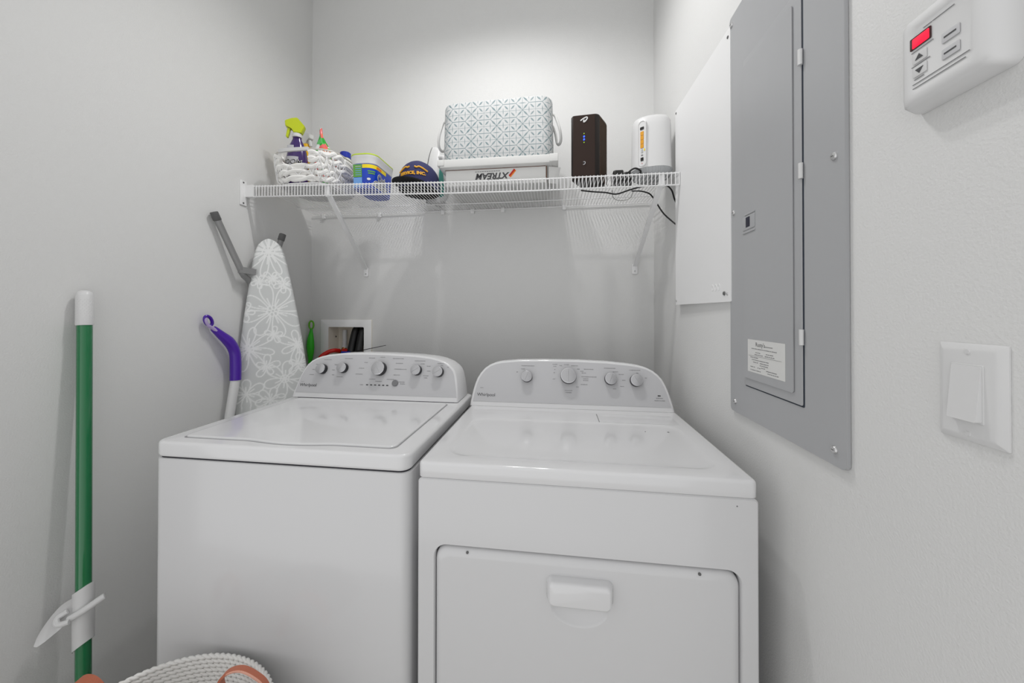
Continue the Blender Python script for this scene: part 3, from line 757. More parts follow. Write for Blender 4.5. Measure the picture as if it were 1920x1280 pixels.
# ------------------------------------------------------------------ fabric basket
fm = bpy.data.materials.new('lattice_print_fabric'); fm.use_nodes = True
nt = fm.node_tree; bs = nt.nodes['Principled BSDF']; bs.inputs['Roughness'].default_value = .55
uvn = nt.nodes.new('ShaderNodeUVMap'); uvn.uv_map = 'UVMap'
def mth(op, a, b_=None, c=None):
    nd = nt.nodes.new('ShaderNodeMath'); nd.operation = op
    for i, v in enumerate((a, b_, c)):
        if v is None: continue
        if isinstance(v, (int, float)): nd.inputs[i].default_value = v
        else: nt.links.new(v, nd.inputs[i])
    return nd.outputs[0]
sep = nt.nodes.new('ShaderNodeSeparateXYZ'); nt.links.new(uvn.outputs[0], sep.inputs[0])
CW, CH = .0545, .0575
ux = mth('DIVIDE', sep.outputs[0], CW); vy = mth('DIVIDE', sep.outputs[1], CH)
xa = mth('ABSOLUTE', mth('MULTIPLY', mth('SUBTRACT', mth('FRACT', mth('ADD', mth('DIVIDE', ux, 2), .13)), .5), 2))   # 0 on a cross column, 1 on a star column
yy_ = mth('ABSOLUTE', mth('SUBTRACT', mth('FRACT', mth('ADD', vy, .18)), .5))
xb = mth('SUBTRACT', 1, xa)
def lt(a, b_): return mth('LESS_THAN', a, b_)
def leaf(d, t, t0, t1, w, w0=0.0):
    q = mth('DIVIDE', mth('SUBTRACT', t, t0), t1-t0)
    inside = mth('MULTIPLY', mth('GREATER_THAN', q, 0), lt(q, 1))
    wv = mth('ADD', mth('MULTIPLY', mth('SINE', mth('MULTIPLY', q, PI)), w), w0)
    return mth('MULTIPLY', inside, lt(d, wv))
tA = mth('MULTIPLY', mth('ADD', xa, yy_), .5); dA = mth('ABSOLUTE', mth('SUBTRACT', xa, yy_))
tB = mth('MULTIPLY', mth('ADD', xb, yy_), .5); dB = mth('ABSOLUTE', mth('SUBTRACT', xb, yy_))
parts_ = [leaf(dA, tA, -.01, .51, .0, .030), leaf(dA, tA, .05, .42, .085), leaf(dB, tB, .10, .40, .085),
          mth('MULTIPLY', lt(mth('SUBTRACT', .5, yy_), .026), mth('GREATER_THAN', xa, .48)),
          lt(yy_, .013), lt(xa, .013), lt(xb, .013),
          leaf(mth('SUBTRACT', .5, yy_), xa, -.30, .30, .034), leaf(mth('ABSOLUTE', mth('SUBTRACT', xa, .5)), yy_, -.26, .26, .030)]
msk = parts_[0]
for q_ in parts_[1:]: msk = mth('MAXIMUM', msk, q_)
nz = nt.nodes.new('ShaderNodeTexNoise'); nz.inputs['Scale'].default_value = 30; nt.links.new(uvn.outputs[0], nz.inputs['Vector'])
msk2 = mth('MULTIPLY', msk, mth('ADD', mth('MULTIPLY', nz.outputs['Fac'], .6), .45))
mx = nt.nodes.new('ShaderNodeMix'); mx.data_type = 'RGBA'; mx.inputs[6].default_value = lin((204, 205, 205))+(1,); mx.inputs[7].default_value = lin((92, 122, 128))+(1,)
nt.links.new(msk2, mx.inputs[0]); nt.links.new(mx.outputs[2], bs.inputs['Base Color'])
fx0, fx1, fy0, fy1 = .556, 1.030, .672, .900
fz = lz+.0385
fbk = thing('fabric_basket', 'white fabric storage basket with blue grey lattice print on top of the white box', 'basket', (.79, .79, fz))
b = NB(); uvl = b.loops.layers.uv.new('UVMap')
base_l = rr(fx0, fx1, fy0, fy1, .055, 10)
ccx, ccy = (fx0+fx1)/2, (fy0+fy1)/2
per = [0]
for i in range(len(base_l)):
    a = base_l[i]; c = base_l[(i+1) % len(base_l)]; per.append(per[-1]+math.hypot(a[0]-c[0], a[1]-c[1]))
rows = [(0, .97), (.012, 1.0), (.06, 1.008), (.12, 1.004), (.18, .998), (.238, .992), (.244, .985), (.242, .975), (.20, .97)]
vs = []
for h, s in rows:
    vs.append([b.verts.new((ccx+(x-ccx)*s, ccy+(y-ccy)*s, fz+h+.006*math.sin((x-fx0)*7)*(h/.24)+.004*(x-ccx)/.2*(h/.24))) for x, y in base_l])
for j in range(len(rows)-1):
    n_ = len(base_l)
    for i in range(n_):
        k = (i+1) % n_
        f = b.faces.new((vs[j][i], vs[j][k], vs[j+1][k], vs[j+1][i]))
        for lp, (uu, vv) in zip(f.loops, ((per[i], rows[j][0]), (per[i+1], rows[j][0]), (per[i+1], rows[j+1][0]), (per[i], rows[j+1][0]))): lp[uvl].uv = (uu, vv)
b.faces.new(list(reversed(vs[0])))
part('basket_body', b, fm, fbk, sharp=60)
HND = mat('cotton_handle', (222, 222, 220), .8)
for sx in (-1, 1):
    xx = fx0+.002 if sx < 0 else fx1-.002
    b = NB(); yy = .770
    ctrl = [(xx, yy-.045, fz+.195), (xx+sx*.012, yy-.045, fz+.186), (xx+sx*.030, yy-.042, fz+.135), (xx+sx*.036, yy-.028, fz+.096), (xx+sx*.030, yy-.005, fz+.084), (xx+sx*.020, yy+.015, fz+.100), (xx+sx*.012, yy+.03, fz+.15), (xx, yy+.035, fz+.185)]
    tube(b, spline(ctrl, 6), .0056, 10); part('rope_handle', b, HND, fbk)

# ------------------------------------------------------------------ dark gateway tower
mdL, mdN, mdR, mdB = Vector((1.1003, .6775)), Vector((1.2135, .669)), Vector((1.262, .762)), Vector((1.149, .771))
mz = onb(1.1, 1.26, .67, .77); mh = .2720
modem = thing('internet_gateway', 'tall dark brown internet gateway tower with blue lights, ribbed sides', 'router', (1.18, .72, mz))
ax = (mdN-mdL); wd = ax.length; ax = ax.normalized(); ay = (mdR-mdN); dp = ay.length; ay = ay.normalized()
def mp(u, v, w): q = mdL+ax*u+ay*v; return Vector((q.x, q.y, mz+w))
def ml(i, z, r=.014, y1=0): return [mp(u, v, z) for u, v in rr(i, wd-i, i+y1, dp-i, r, 5)]
b = NB(); loft(b, [ml(.006, 0), ml(.002, .004), ml(0, .010), ml(0, mh-.010), ml(.003, mh-.003), ml(.010, mh)])
mb = part('tower_body', b, BROWNB, modem, sharp=50)
b = NB(); fpz = [(u, w) for u, w in rr(.012, wd-.014, .008, mh-.006, .004, 4)]
loft(b, [[mp(u, .0005, w) for u, w in fpz], [mp(u, -.0020, w) for u, w in fpz]]); mf = part('front_plate', b, mat('dark_brown_front', (42, 27, 20), .42, spec=.25), modem)
b = NB()
for i in range(46):
    w = .010+i*(mh-.022)/45
    tube(b, [mp(wd-.012, .0035, w+.006), mp(wd+.0006, .0135, w), mp(wd+.0012, dp*.5, w-.003), mp(wd+.0006, dp-.013, w-.006)], .0014, 5)
part('side_ribs', b, mat('rib_brown', (92, 72, 56), .4), modem)
def mfp(u, w, off=.0024): return mp(u, -off, w)
cu = wd*.50
def blob(name, m_, pts, r):
    b = NB(); tube(b, spline(pts, 4), r, 6); part(name, b, m_, mf)
blob('emblem', PLASTW, [mfp(cu-.014, mh-.029), mfp(cu-.004, mh-.022), mfp(cu+.010, mh-.016), mfp(cu+.013, mh-.022), mfp(cu+.004, mh-.033), mfp(cu-.002, mh-.034), mfp(cu+.001, mh-.026)], .0027)
for w, m_, r in ((.190, GRNLED, .0026), (.178, BLULED, .0042), (.166, BLULED, .0042), (.154, GRNLED, .0026)):
    b = NB(); lathe(b, mfp(cu, w), mfp(cu, w)-mp(cu, .01, w), [(r, 0), (r*.8, .0012), (r*.2, .0018)], 12); part('status_light', b, m_, mf)
b = NB(); d = mfp(cu, 0)-mp(cu, .01, 0)
lathe(b, mfp(cu, .070), d, [(.0068, 0), (.0068, .0012), (.0052, .0014), (.005, .0004)], 18); part('front_button', b, CHROME, mf)
b = NB(); lathe(b, mfp(cu, .070), d, [(.005, 0), (.0045, .0009)], 16); part('button_face', b, BLACKP, mf)
b = NB(); lathe(b, mfp(cu+.002, .012), d, [(.003, 0), (.002, .0006)], 10); part('red_mark', b, REDP, mf)

# ------------------------------------------------------------------ white rounded router
RX, RY = 1.424, .700; rz = onb(RX-.06, RX+.06, RY-.05, RY+.05)
wr = thing('wifi_router', 'white rounded wifi router with yellow ports standing at the right end of the shelf', 'router', (RX, RY, rz))
RA = math.radians(-10)
def rl(a, c, z, sh=0):
    out = []
    for k in range(56):
        t = 2*PI*k/56; ct, st = math.cos(t), math.sin(t); p = 2.5
        x = a*math.copysign(abs(ct)**(2/p), ct)+sh; y = c*math.copysign(abs(st)**(2/p), st)
        out.append(Vector((RX+x*math.cos(RA)-y*math.sin(RA), RY+x*math.sin(RA)+y*math.cos(RA), rz+z)))
    return out
b = NB(); loft(b, [rl(.078, .068, .030), rl(.077, .067, .045), rl(.0755, .066, .12), rl(.0735, .064, .20), rl(.072, .062, .222), rl(.066, .056, .234), rl(.052, .044, .241), rl(.03, .026, .2435)])
rb = part('router_body', b, ROUTW, wr, sharp=60)
b = NB(); loft(b, [rl(.060, .050, 0), rl(.066, .056, .004), rl(.072, .062, .016), rl(.078, .067, .031)])
for k in range(56):
    a0_ = rl(.0668, .0568, .004)[k]; a1_ = rl(.0728, .0628, .016)[k]; a2_ = rl(.0785, .0678, .030)[k]
    tube(b, [a0_, a1_, a2_], .0011, 5)
part('vent_skirt', b, MESHG, wr, sharp=60)
# port strip faces front-left
PA = math.radians(230)+RA*0
pd = Vector((math.cos(PA), math.sin(PA), 0)); ps_ = Vector((-math.sin(PA), math.cos(PA), 0))
def surf(u, z):
    """point on the router surface near the port strip"""
    best = None
    L = rl(.0765-.015*z, .0670-.012*z, z)
    o_ = Vector((RX, RY, rz+z))+ps_*u
    best = max(L, key=lambda q: (q-o_).dot(pd)-8*abs((q-o_).dot(ps_)))
    return o_+pd*((best-o_).dot(pd))
def pp(u, z, off): return surf(0, .12)+ps_*u+Vector((0, 0, z-.12))+pd*off
b = NB(); pl = rr(-.016, .016, .034, .214, .014, 6)
loft(b, [[pp(u, z, -.012) for u, z in pl], [pp(u, z, .0035) for u, z in pl], [pp(u*.86, .124+(z-.124)*.97, .0045) for u, z in pl], [pp(u*.80, .124+(z-.124)*.96, .0025) for u, z in pl]])
pst = part('port_strip', b, ROUTW, wr, sharp=50)
def port(z, h, w, m_, nm, lab=None, u=0):
    b = NB(); q = rr(u-w/2, u+w/2, z-h/2, z+h/2, .001, 3)
    loft(b, [[pp(a, c, .0024) for a, c in q], [pp(a, c, .0045) for a, c in q]]); part(nm, b, m_, pst, label=lab)
port(.183, .010, .015, BLACKP, 'usb_port')
for i in range(4): 
    port(.163-.0165*i, .0150, .013, PORTY, 'network_port', 'yellow network port')
port(.094, .012, .007, MESHG, 'label_mark'); port(.097, .008, .004, LYEL, 'label_mark', 'small yellow mark', u=.010)
port(.078, .002, .008, INK, 'reset_slot'); port(.062, .013, .011, BLACKP, 'power_socket'); port(.046, .0016, .003, REDP, 'label_mark', 'tiny red mark')

# power bricks and cables
def brick(x0_, x1_, ya, yb_, z0_, z1_, lab):
    t = thing('power_adapter', lab, 'power adapter', ((x0_+x1_)/2, (ya+yb_)/2, z0_), group='power adapters on the shelf')
    b = NB()
    lo = lambda s, z, dz=0: [Vector(((x0_+x1_)/2+(x-(x0_+x1_)/2)*s, (ya+yb_)/2+(y-(ya+yb_)/2)*s, z)) for x, y in rr(x0_, x1_, ya, yb_, .008, 5)]
    loft(b, [lo(1, z0_), lo(1.02, z0_+.004), lo(.95, z1_-.006), lo(.88, z1_)]); bd_ = part('adapter_body', b, BLACKP, t, sharp=50)
    b = NB()
    for sx in (-.008, .008): box(b, (x0_+x1_)/2+sx-.001, (x0_+x1_)/2+sx+.001, ya-.016, ya+.002, z0_+.018, z0_+.026)
    part('plug_prong', b, CHROME, bd_)
bz1 = on(1.28, .68)
brick(1.274, 1.318, .690, .750, bz1, bz1+.046, 'black power adapter with prongs lying beside the dark gateway tower')
brick(1.322, 1.356, .715, .765, bz1, bz1+.047, 'black power adapter nearest the white wifi router')
def cable(pts, r, m_, lab, n=6): 
    b = NB(); tube(b, spline(pts, n), r, 7); tag(part('cable', b, m_), lab, 'cable', 'cables around the right end of the shelf')
zt = on(1.4, .66)
cable([(1.300, .672, zt+.006), (1.318, .650, zt+.012), (1.338, .640, zt+.026), (1.355, .642, zt+.030), (1.372, .648, zt+.020), (1.362, .660, zt+.010), (1.335, .664, zt+.004), (1.375, .655, zt+.012), (1.392, .640, zt+.004), (1.400, .650, zt+.002)], .0035, BLACKC, 'coiled black cable bunched on the shelf in front of the white router')
cable([(1.150, .770, zt-.004), (1.200, .775, zt-.010), (1.255, .775, zt-.016), (1.300, .770, zt-.026), (1.350, .755, zt-.016), (1.400, .735, zt-.010), (1.445, .715, zt-.012), (1.480, .700, zt-.020), (1.500, .690, zt-.045), (1.506, .675, zt-.085), (1.512, .650, zt-.12)], .0032, BLACKC, 'black cable running under the shelf and down behind the white wall panel')
cable([(1.370, .80, zt-.006), (1.400, .78, zt-.014), (1.425, .745, zt-.036), (1.437, .730, zt-.056), (1.448, .715, zt-.085), (1.470, .695, zt-.135), (1.496, .670, zt-.175), (1.512, .648, zt-.20)], .0030, BLACKC, 'black cable hanging from the shelf end beside the right brace')
cable([(1.255, .80, zt+.012), (1.270, .82, zt+.055), (1.30, .83, zt+.072), (1.335, .83, zt+.062), (1.362, .82, zt+.02), (1.37, .80, zt-.004)], .0024, PLASTW2, 'thin white cable arching between the dark tower and white router')
cable([(1.285, .78, zt-.006), (1.290, .80, zt-.028), (1.310, .81, zt-.040), (1.340, .81, zt-.042), (1.365, .80, zt-.034), (1.372, .79, zt-.012)], .0018, mat('grey_cable', (178, 178, 176), .5), 'thin grey cable loop sagging under the shelf wires')

# ------------------------------------------------------------------ white low voltage panel on the right wall
wp0, wp1, wz0_, wz1_ = .2345, .6552, 1.2798, 2.0326
pw = thing('media_panel', 'tall white metal cover panel on the right wall behind the shelf end', 'wall panel', (XR, .445, 1.28))
b = NB(); slab(b, wp0, wp1, wz0_, wz1_, XR-.019, XR-.0002, .003, .0035, ax='x', bot=False)
for v in b.verts:
    if v.co.x < XR-.002: v.co.x += .009*(1-(v.co.y-wp0)/(wp1-wp0))
cv = part('panel_cover', b, PANELW, pw)
def pskew(y): return XR-.019+.009*(1-(y-wp0)/(wp1-wp0))
b = NB()
bzp = [(wp0+.001, XR-.0192, wz0_+.006), (wp1-.001, XR-.0192, wz0_+.006)]
for yy, zz in ((wp0+.012, wz1_-.022), (wp1-.010, wz1_-.012), (wp0+.020, wz0_+.022), (wp1-.008, wz0_+.016)):
    b2 = NB(); lathe(b2, (pskew(yy), yy, zz), (-1, 0, 0), [(.0042, 0), (.0036, .0018), (.001, .0026)], 12); part('screw', b2, SCREWM if zz < 1.9 else GREYC, cv)
b.free()
b = NB(); lathe(b, (pskew(wp0+.036), wp0+.036, wz0_+.024), (-1, 0, 0), [(.006, 0), (.005, .003)], 12); part('latch_knob', b, GREYC, cv)
b = NB()
for i in range(3): lathe(b, (pskew(wp0+.07+.02*i), wp0+.070+.020*i, wz0_+.044), (-1, 0, 0), [(.009, 0), (.008, .0009), (.005, .0009), (.004, .0002)], 14, sy=1.2)
part('embossed_mark', b, PANELW, cv)

# ------------------------------------------------------------------ grey breaker panel
gp0, gp1, gz0, gz1 = -.1495, .2425, .9870, 2.052
bp_ = thing('breaker_panel', 'tall grey metal electrical breaker panel with hinged door on the right wall', 'electrical panel', (XR, .05, gz0))
b = NB(); slab(b, gp0, gp1, gz0, gz1, XR-.008, XR-.0002, .010, .002, ax='x', bot=False, n=5); tr = part('trim_cover', b, PANELG, bp_)
gd0, gd1, gdz0, gdz1 = -.048, .1650, 1.0690, 1.8860
b = NB(); slab(b, gd0-.003, gd1, gdz0-.003, gdz1+.002, XR-.0085, XR-.0078, .004, .0003, ax='x'); part('door_gap', b, mat('door_gap_dark', (40, 48, 60), .7), tr, label='dark gap around the door')
b = NB(); slab(b, gd0, gd1, gdz0, gdz1, XR-.0105, XR-.0084, .004, .001, ax='x')
dg0, dg1 = gd0+.022, gd1-.004
slab(b, dg0, dg1, gdz0+.020, gdz1-.018, XR-.0135, XR-.0104, .006, .0028, ax='x', bot=False)
gdr = part('panel_door', b, PANELG, bp_)
for zz in (1.7300, 1.5090, 1.1870):
    b = NB(); tube(b, [(XR-.0125, gd0-.001, zz), (XR-.0125, gd0-.001, zz+.030)], .0042, 10); part('hinge', b, mat('hinge_metal', (215, 215, 215), .4, metal=.3) if zz > 1.6 else bpy.data.materials['hinge_metal'], gdr)
b = NB(); slab(b, .1085, .1640, 1.4540, 1.4880, XR-.0150, XR-.0134, .003, .0008, ax='x'); slab(b, .1085, .1540, 1.4900, 1.4950, XR-.0155, XR-.0134, .002, .0009, ax='x'); slab(b, .1085, .1640, 1.4460, 1.4510, XR-.0155, XR-.0134, .002, .0009, ax='x'); lt = part('latch', b, PANELG, gdr)
b = NB(); slab(b, .1290, .1470, 1.4600, 1.4845, XR-.0155, XR-.0149, .001, .0002, ax='x'); part('latch_slot', b, mat('slot_dark', (38, 38, 54), .6), lt, label='dark finger slot')
for yy, zz in ((.2297, 2.0306), (.2217, 1.5173), (.2168, 1.014), (-.1275, 1.5183), (-.1245, 1.0146), (-.127, 2.03)):
    b = NB(); R_ = .0068; lathe(b, (XR-.008, yy, zz), (-1, 0, 0), [(R_, 0), (R_, .0015), (R_*.8, .0035), (R_*.3, .0042)], 16); sc_ = part('screw', b, SCREWM, tr)
    b = NB(); box(b, XR-.0124, XR-.0115, yy-.0026, yy+.0026, zz-.0007, zz+.0007); part('slot', b, GREYC, sc_)
st = thing('sticker', 'white printed service sticker on the breaker panel door', 'sticker', (XR-.0136, .07, 1.107))
sy0, sy1, sz0, sz1 = -.0015, .1425, 1.1070, 1.1850
b = NB(); box(b, XR-.0139, XR-.0136, sy0, sy1, sz0, sz1); pap = part('paper', b, CARD, st)
def smap(ycent, z): return lambda x, y, zz: Vector((XR-.0141-zz*.3, ycent-x, z+y))
text('lettering', "Rusty's", .0135, INK, st, smap(.108, 1.1700), align='LEFT', ext=.0001)
b = NB()
def sl(y_, z_, L, h=.0016):
    n_ = max(1, int(L/.006))
    for i in range(n_):
        w_ = L/n_*random.uniform(.6, .9); a_ = y_-i*L/n_
        box(b, XR-.0143, XR-.0139, a_-w_, a_, z_, z_+h)
for y_, z_, L in ((.074, 1.171, .034), (.125, 1.163, .10), (.108, 1.1545, .022), (.066, 1.1545, .028), (.112, 1.1495, .034), (.070, 1.1495, .036), (.130, 1.142, .034), (.124, 1.1365, .07), (.118, 1.131, .022), (.090, 1.131, .036), (.090, 1.126, .034), (.085, 1.121, .018), (.130, 1.1195, .022), (.100, 1.1195, .014), (.065, 1.117, .04), (.130, 1.112, .045), (.060, 1.112, .04)): sl(y_, z_, L)
box(b, XR-.0143, XR-.0139, .010, .138, 1.1463, 1.1468)
b.transform(MW[st].inverted()); merge(pap, b, INKL)

# ------------------------------------------------------------------ timer switch
tm = thing('wall_timer', 'white wall timer control with red display at the upper right', 'timer', (XR, -.317, 1.515))
ty0, ty1, tz0, tz1 = -.372, -.2635, 1.512, 1.634
b = NB()
def tl(i, x, r=.008): return [(x, y, z) for y, z in rr(ty0+i, ty1-i, tz0+i, tz1-i, r, 5)]
loft(b, [tl(0, XR-.0002), tl(0, XR-.008), tl(.004, XR-.022), tl(.008, XR-.026), tl(.014, XR-.0275), tl(.020, XR-.0275), tl(.0215, XR-.0265)])
tb = part('timer_body', b, PLASTW, tm, sharp=50)
TXF = XR-.0268
def tq(name, m_, y, z, w, h, lab=None, off=.0012):
    b = NB(); slab(b, y-w/2, y+w/2, z-h/2, z+h/2, TXF-off, TXF+.0002, .0015, .0005, ax='x'); return part(name, b, m_, tb, label=lab)
ds = tq('display_window', mat('display_dark', (60, 8, 14), .25), -.2955, 1.5945, .026, .0155)
tq('display', REDLED, -.2965, 1.5940, .021, .0125, 'lit red display', .0016)
for zz in (1.5735, 1.5565): 
    k_ = tq('arrow_button', PLASTW2, -.2945, zz, .017, .0130, None, .0010)
    b = NB(); sg = 1 if zz > 1.565 else -1
    tri = [(TXF-.0012, -.2945+.005, zz-sg*.0025), (TXF-.0012, -.2945-.005, zz-sg*.0025), (TXF-.0012, -.2945, zz+sg*.004)]
    loft(b, [tri, [(x-.0004, y, z) for x, y, z in tri]]); part('arrow', b, INK, k_)
for zz in (1.5750, 1.5555): 
    k_ = tq('button', mat('button_grey', (196, 196, 198), .5) if zz > 1.57 else bpy.data.materials['button_grey'], -.3300, zz, .019, .0125, None, .0010)
    b = NB(); box(b, TXF-.0014, TXF-.0009, -.3365, -.3235, zz-.0009, zz+.0009); part('button_mark', b, INK, k_)
b = NB()
for y, z, w in ((-.2965, 1.5835, .028), (-.2945, 1.5650, .024), (-.2930, 1.5475, .012), (-.317, 1.5420, .064), (-.315, 1.5370, .060), (-.304, 1.6060, .010), (-.322, 1.6060, .024), (-.327, 1.620, .008)):
    box(b, TXF-.0006, TXF, y-w/2, y+w/2, z-.0003, z+.0003)
b.transform(MW[tm].inverted()); merge(tb, b, INKL)

# ------------------------------------------------------------------ light switch
lw = thing('light_switch', 'white rocker light switch with screwed plate on the right wall below the timer', 'light switch', (XR, -.325, 1.0995))
ly0, ly1, lz0, lz1 = -.3580, -.2885, 1.0990, 1.2135
b = NB()
def ll(i, x): return [(x, y, z) for y, z in rr(ly0+i, ly1-i, lz0+i, lz1-i, .0012, 3)]
loft(b, [ll(0, XR-.0002), ll(0, XR-.002), ll(.006, XR-.006), ll(.009, XR-.0065)])
pl_ = part('switch_plate', b, PLASTW, lw, sharp=25)
lcy, lcz = (ly0+ly1)/2, (lz0+lz1)/2
b = NB(); slab(b, lcy-.0168, lcy+.0168, lcz-.0335, lcz+.0335, XR-.0078, XR-.0060, .0015, .0008, ax='x'); part('rocker_frame', b, PLASTW2, lw)
b = NB(); ro = rr(lcy-.0150, lcy+.0150, lcz-.0315, lcz+.0315, .0015, 3)
def rx(z, k): return XR-.0078-(.0010 if z > lcz else .0010+(lcz-z)/.0315*.0055)*k
loft(b, [[(XR-.0070, y, z) for y, z in ro], [(rx(z, 1), y, z) for y, z in ro]]); part('rocker', b, PLASTW, lw)
for zz in (lz1-.0095, lz0+.0095):
    b = NB(); lathe(b, (XR-.0062, lcy, zz), (-1, 0, 0), [(.0032, 0), (.0028, .0012)], 12); part('screw', b, PLASTW2, pl_)

# ------------------------------------------------------------------ green handled mop
mt_ = Vector((-.287, .047, 1.310)); mb_ = Vector((-.205, .0, .04))
def mpos(z): t = (mt_.z-z)/(mt_.z-mb_.z); return mt_.lerp(mb_, t)
mop = thing('mop', 'mop with green handle and white winged sleeve leaning on the left wall', 'mop', (mb_.x, mb_.y, 0))
MR = .0168
b = NB(); tube(b, [mpos(1.225), mpos(.9), mpos(.5), mpos(.06)], MR*.93, 24); part('handle', b, GREENT, mop)
b = NB(); gp_ = [mpos(1.212), mpos(1.215), mpos(1.24), mpos(1.295), mpos(1.305), mpos(1.310)]
tube(b, gp_, [MR*1.02, MR*1.08, MR*1.06, MR*1.06, MR*.9, MR*.5], 24)
for i in range(14): 
    for k in range(16):
        t = 2*PI*(k+.5*(i % 2))/16; c = mpos(1.222+i*.0048)+Vector((math.cos(t), math.sin(t), 0))*MR*1.06
        if math.sin(t) < .5: lathe(b, c-Vector((math.cos(t), math.sin(t), 0))*.0008, (math.cos(t), math.sin(t), 0), [(.0013, 0), (.0007, .0014)], 5)
part('grip', b, PLASTW, mop, sharp=60)
def sleeve_loop(zc, R, tilt):
    c = mpos(zc); out = []
    for k in range(28):
        t = 2*PI*k/28; x, y = math.cos(t)*R, math.sin(t)*R
        out.append(c+Vector((x, y, tilt*x/R)))
    return out
zs1, zs0 = .498, .352
b = NB(); loft(b, [sleeve_loop(zs0, MR*1.05, .016), sleeve_loop(zs0, MR*1.22, .016), sleeve_loop(.42, MR*1.25, 0), sleeve_loop(zs1, MR*1.22, .014), sleeve_loop(zs1, MR*1.05, .014)])
sl_ = part('sleeve', b, PLASTW, mop, sharp=60)
b = NB()
for i in range(9):
    c = mpos(.338+i*.0105)+Vector((-MR*1.1, -MR*.62, 0)); lathe(b, c, (-.8, -.6, 0), [(.0022, 0), (.0016, .001)], 6)
part('sleeve_holes', b, GREYC, sl_, label='row of small dark holes')
c = mpos(.445)
def scoop(v, a, off=0):
    """v along the wing 0..1, a across -1..1"""
    cen = c+Vector((-.012-.030*v, -.012-.058*v, .016-.034*v-.026*v*v))
    w = .032*(1-v**2.4)**.6*(.75+.25*min(1, v*3))+.0008
    h = .010*(1-a*a)*(1-v)
    return cen+Vector((0, 0, 1)).lerp(Vector((-.35, .2, .9)), .5)*w*a*.9+Vector((.10, -.05, 0))*h*2+Vector((.75, -.65, .2))*(.010*(a*a)*(1-v)+off)
b = NB(); nu, nv = 14, 10
for off, rev in ((0, 0), (-.003, 1)):
    g = [[b.verts.new(scoop(i/nu, -1+2*j/nv, off)) for j in range(nv+1)] for i in range(nu+1)]
    for i in range(nu):
        for j in range(nv):
            f = (g[i][j], g[i+1][j], g[i+1][j+1], g[i][j+1]); b.faces.new(f if not rev else tuple(reversed(f)))
    if not rev: G0 = g
    else:
        for i in range(nu):
            b.faces.new((G0[i][0], g[i][0], g[i+1][0], G0[i+1][0])); b.faces.new((G0[i][nv], G0[i+1][nv], g[i+1][nv], g[i][nv]))
        for j in range(nv): b.faces.new((G0[0][j], G0[0][j+1], g[0][j+1], g[0][j])); b.faces.new((G0[nu][j], g[nu][j], g[nu][j+1], G0[nu][j+1]))
part('wing', b, PLASTW, sl_, sharp=60)
b = NB(); tube(b, spline([c+Vector((-.010, -.026, .012)), c+Vector((-.020, -.040, .004)), c+Vector((-.008, -.046, -.006)), c+Vector((.012, -.036, -.004))], 5), .0065, 10); part('wing_bracket', b, PLASTW, sl_)
b = NB(); tube(b, spline([c+Vector((.002, -.030, -.004)), c+Vector((.028, -.016, .012)), c+Vector((.046, .004, .026)), c+Vector((.052, .012, .030))], 5), [.0085]*14+[.0080, .0055], 12); part('wing_nub', b, PLASTW, sl_)
b = NB(); rng = random.Random(3)
for i in range(60):
    a = 2*PI*i/60; tube(b, spline([mb_+Vector((0, 0, .06)), mb_+Vector((.03*math.cos(a), .03*math.sin(a), .05)), mb_+Vector((.07*math.cos(a), .07*math.sin(a), .008))], 3), .004, 5)
part('mop_strands', b, ROPE, mop)

# ------------------------------------------------------------------ ironing board
p0 = Vector((-.18, .617, .85)); p1 = Vector((-.227, .64, 1.574)); bu = (p1-p0).normalized()
bd_ = Vector((.84, .54, 0)); bd_ = (bd_-bu*bd_.dot(bu)).normalized(); bn = bd_.cross(bu)       # bn faces the camera side
if bn.dot(CAM-p0) < 0: bn = -bn
def bpt(s, t, n=0): return p0+bu*s+bd_*t+bn*n
WS = [-.83, -.82, -.80, -.74, -.6, -.3, 0, .165, .27, .385, .462, .556, .62, .673, .700, .715, .7235, .726]
WT = [.02, .06, .09, .122, .140, .142, .137, .127, .1150, .1000, .0885, .0740, .0645, .0530, .0420, .0270, .0120, .002]
ib = thing('ironing_board', 'ironing board in grey floral cover standing upright in the back left corner', 'ironing board', (-.13, .60, 0))
ss = np.concatenate([np.linspace(-.829, .0, 40), np.linspace(.003, .7255, 230)]); nt_ = 92
wid = np.interp(ss, WS, WT)
tt = np.linspace(-1, 1, nt_+1)
Sg, Tg = np.meshgrid(ss, tt, indexing='ij'); Tg = Tg*wid[:, None]
# printed flowers: polylines sampled as points in (s,t)
cur = []
def petal(cs, ct, a, L, w):
    for q in np.linspace(0, 1, 220):
        th = q*2*PI; along = L*(.5-.5*math.cos(th)); ac = w*math.sin(th)*(.30+.70*(along/L))
        cur.append((cs+math.sin(a)*along+math.cos(a)*ac, ct+math.cos(a)*along-math.sin(a)*ac))
def flower(cs, ct, R, n, ph=0, ww=.30, inner=True, r0_=0.0):
    for k in range(n):
        a = ph+2*PI*k/n; L = R*(1+.14*math.sin(3.1*k+ph)); o_ = R*r0_
        petal(cs+math.sin(a)*o_, ct+math.cos(a)*o_, a, L-o_, L*ww)
        for q in np.linspace(.20, .48, 36): cur.append((cs+math.sin(a+.10)*L*q, ct+math.cos(a+.10)*L*q))
    if inner:
        for k in range(6):
            a = ph+2*PI*k/6
            for q in np.linspace(0, 2*PI, 60): cur.append((cs+math.sin(a)*R*.13+math.cos(q)*R*.075, ct+math.cos(a)*R*.13+math.sin(q)*R*.075))
flower(.405, .008, .118, 8, .25, .27, r0_=.16)
flower(.668, -.002, .112, 10, .1, .16)
flower(.245, -.085, .100, 8, .55, .20)
flower(.105, .045, .080, 6, .3, .34)
flower(.250, .100, .075, 7, .9, .26)
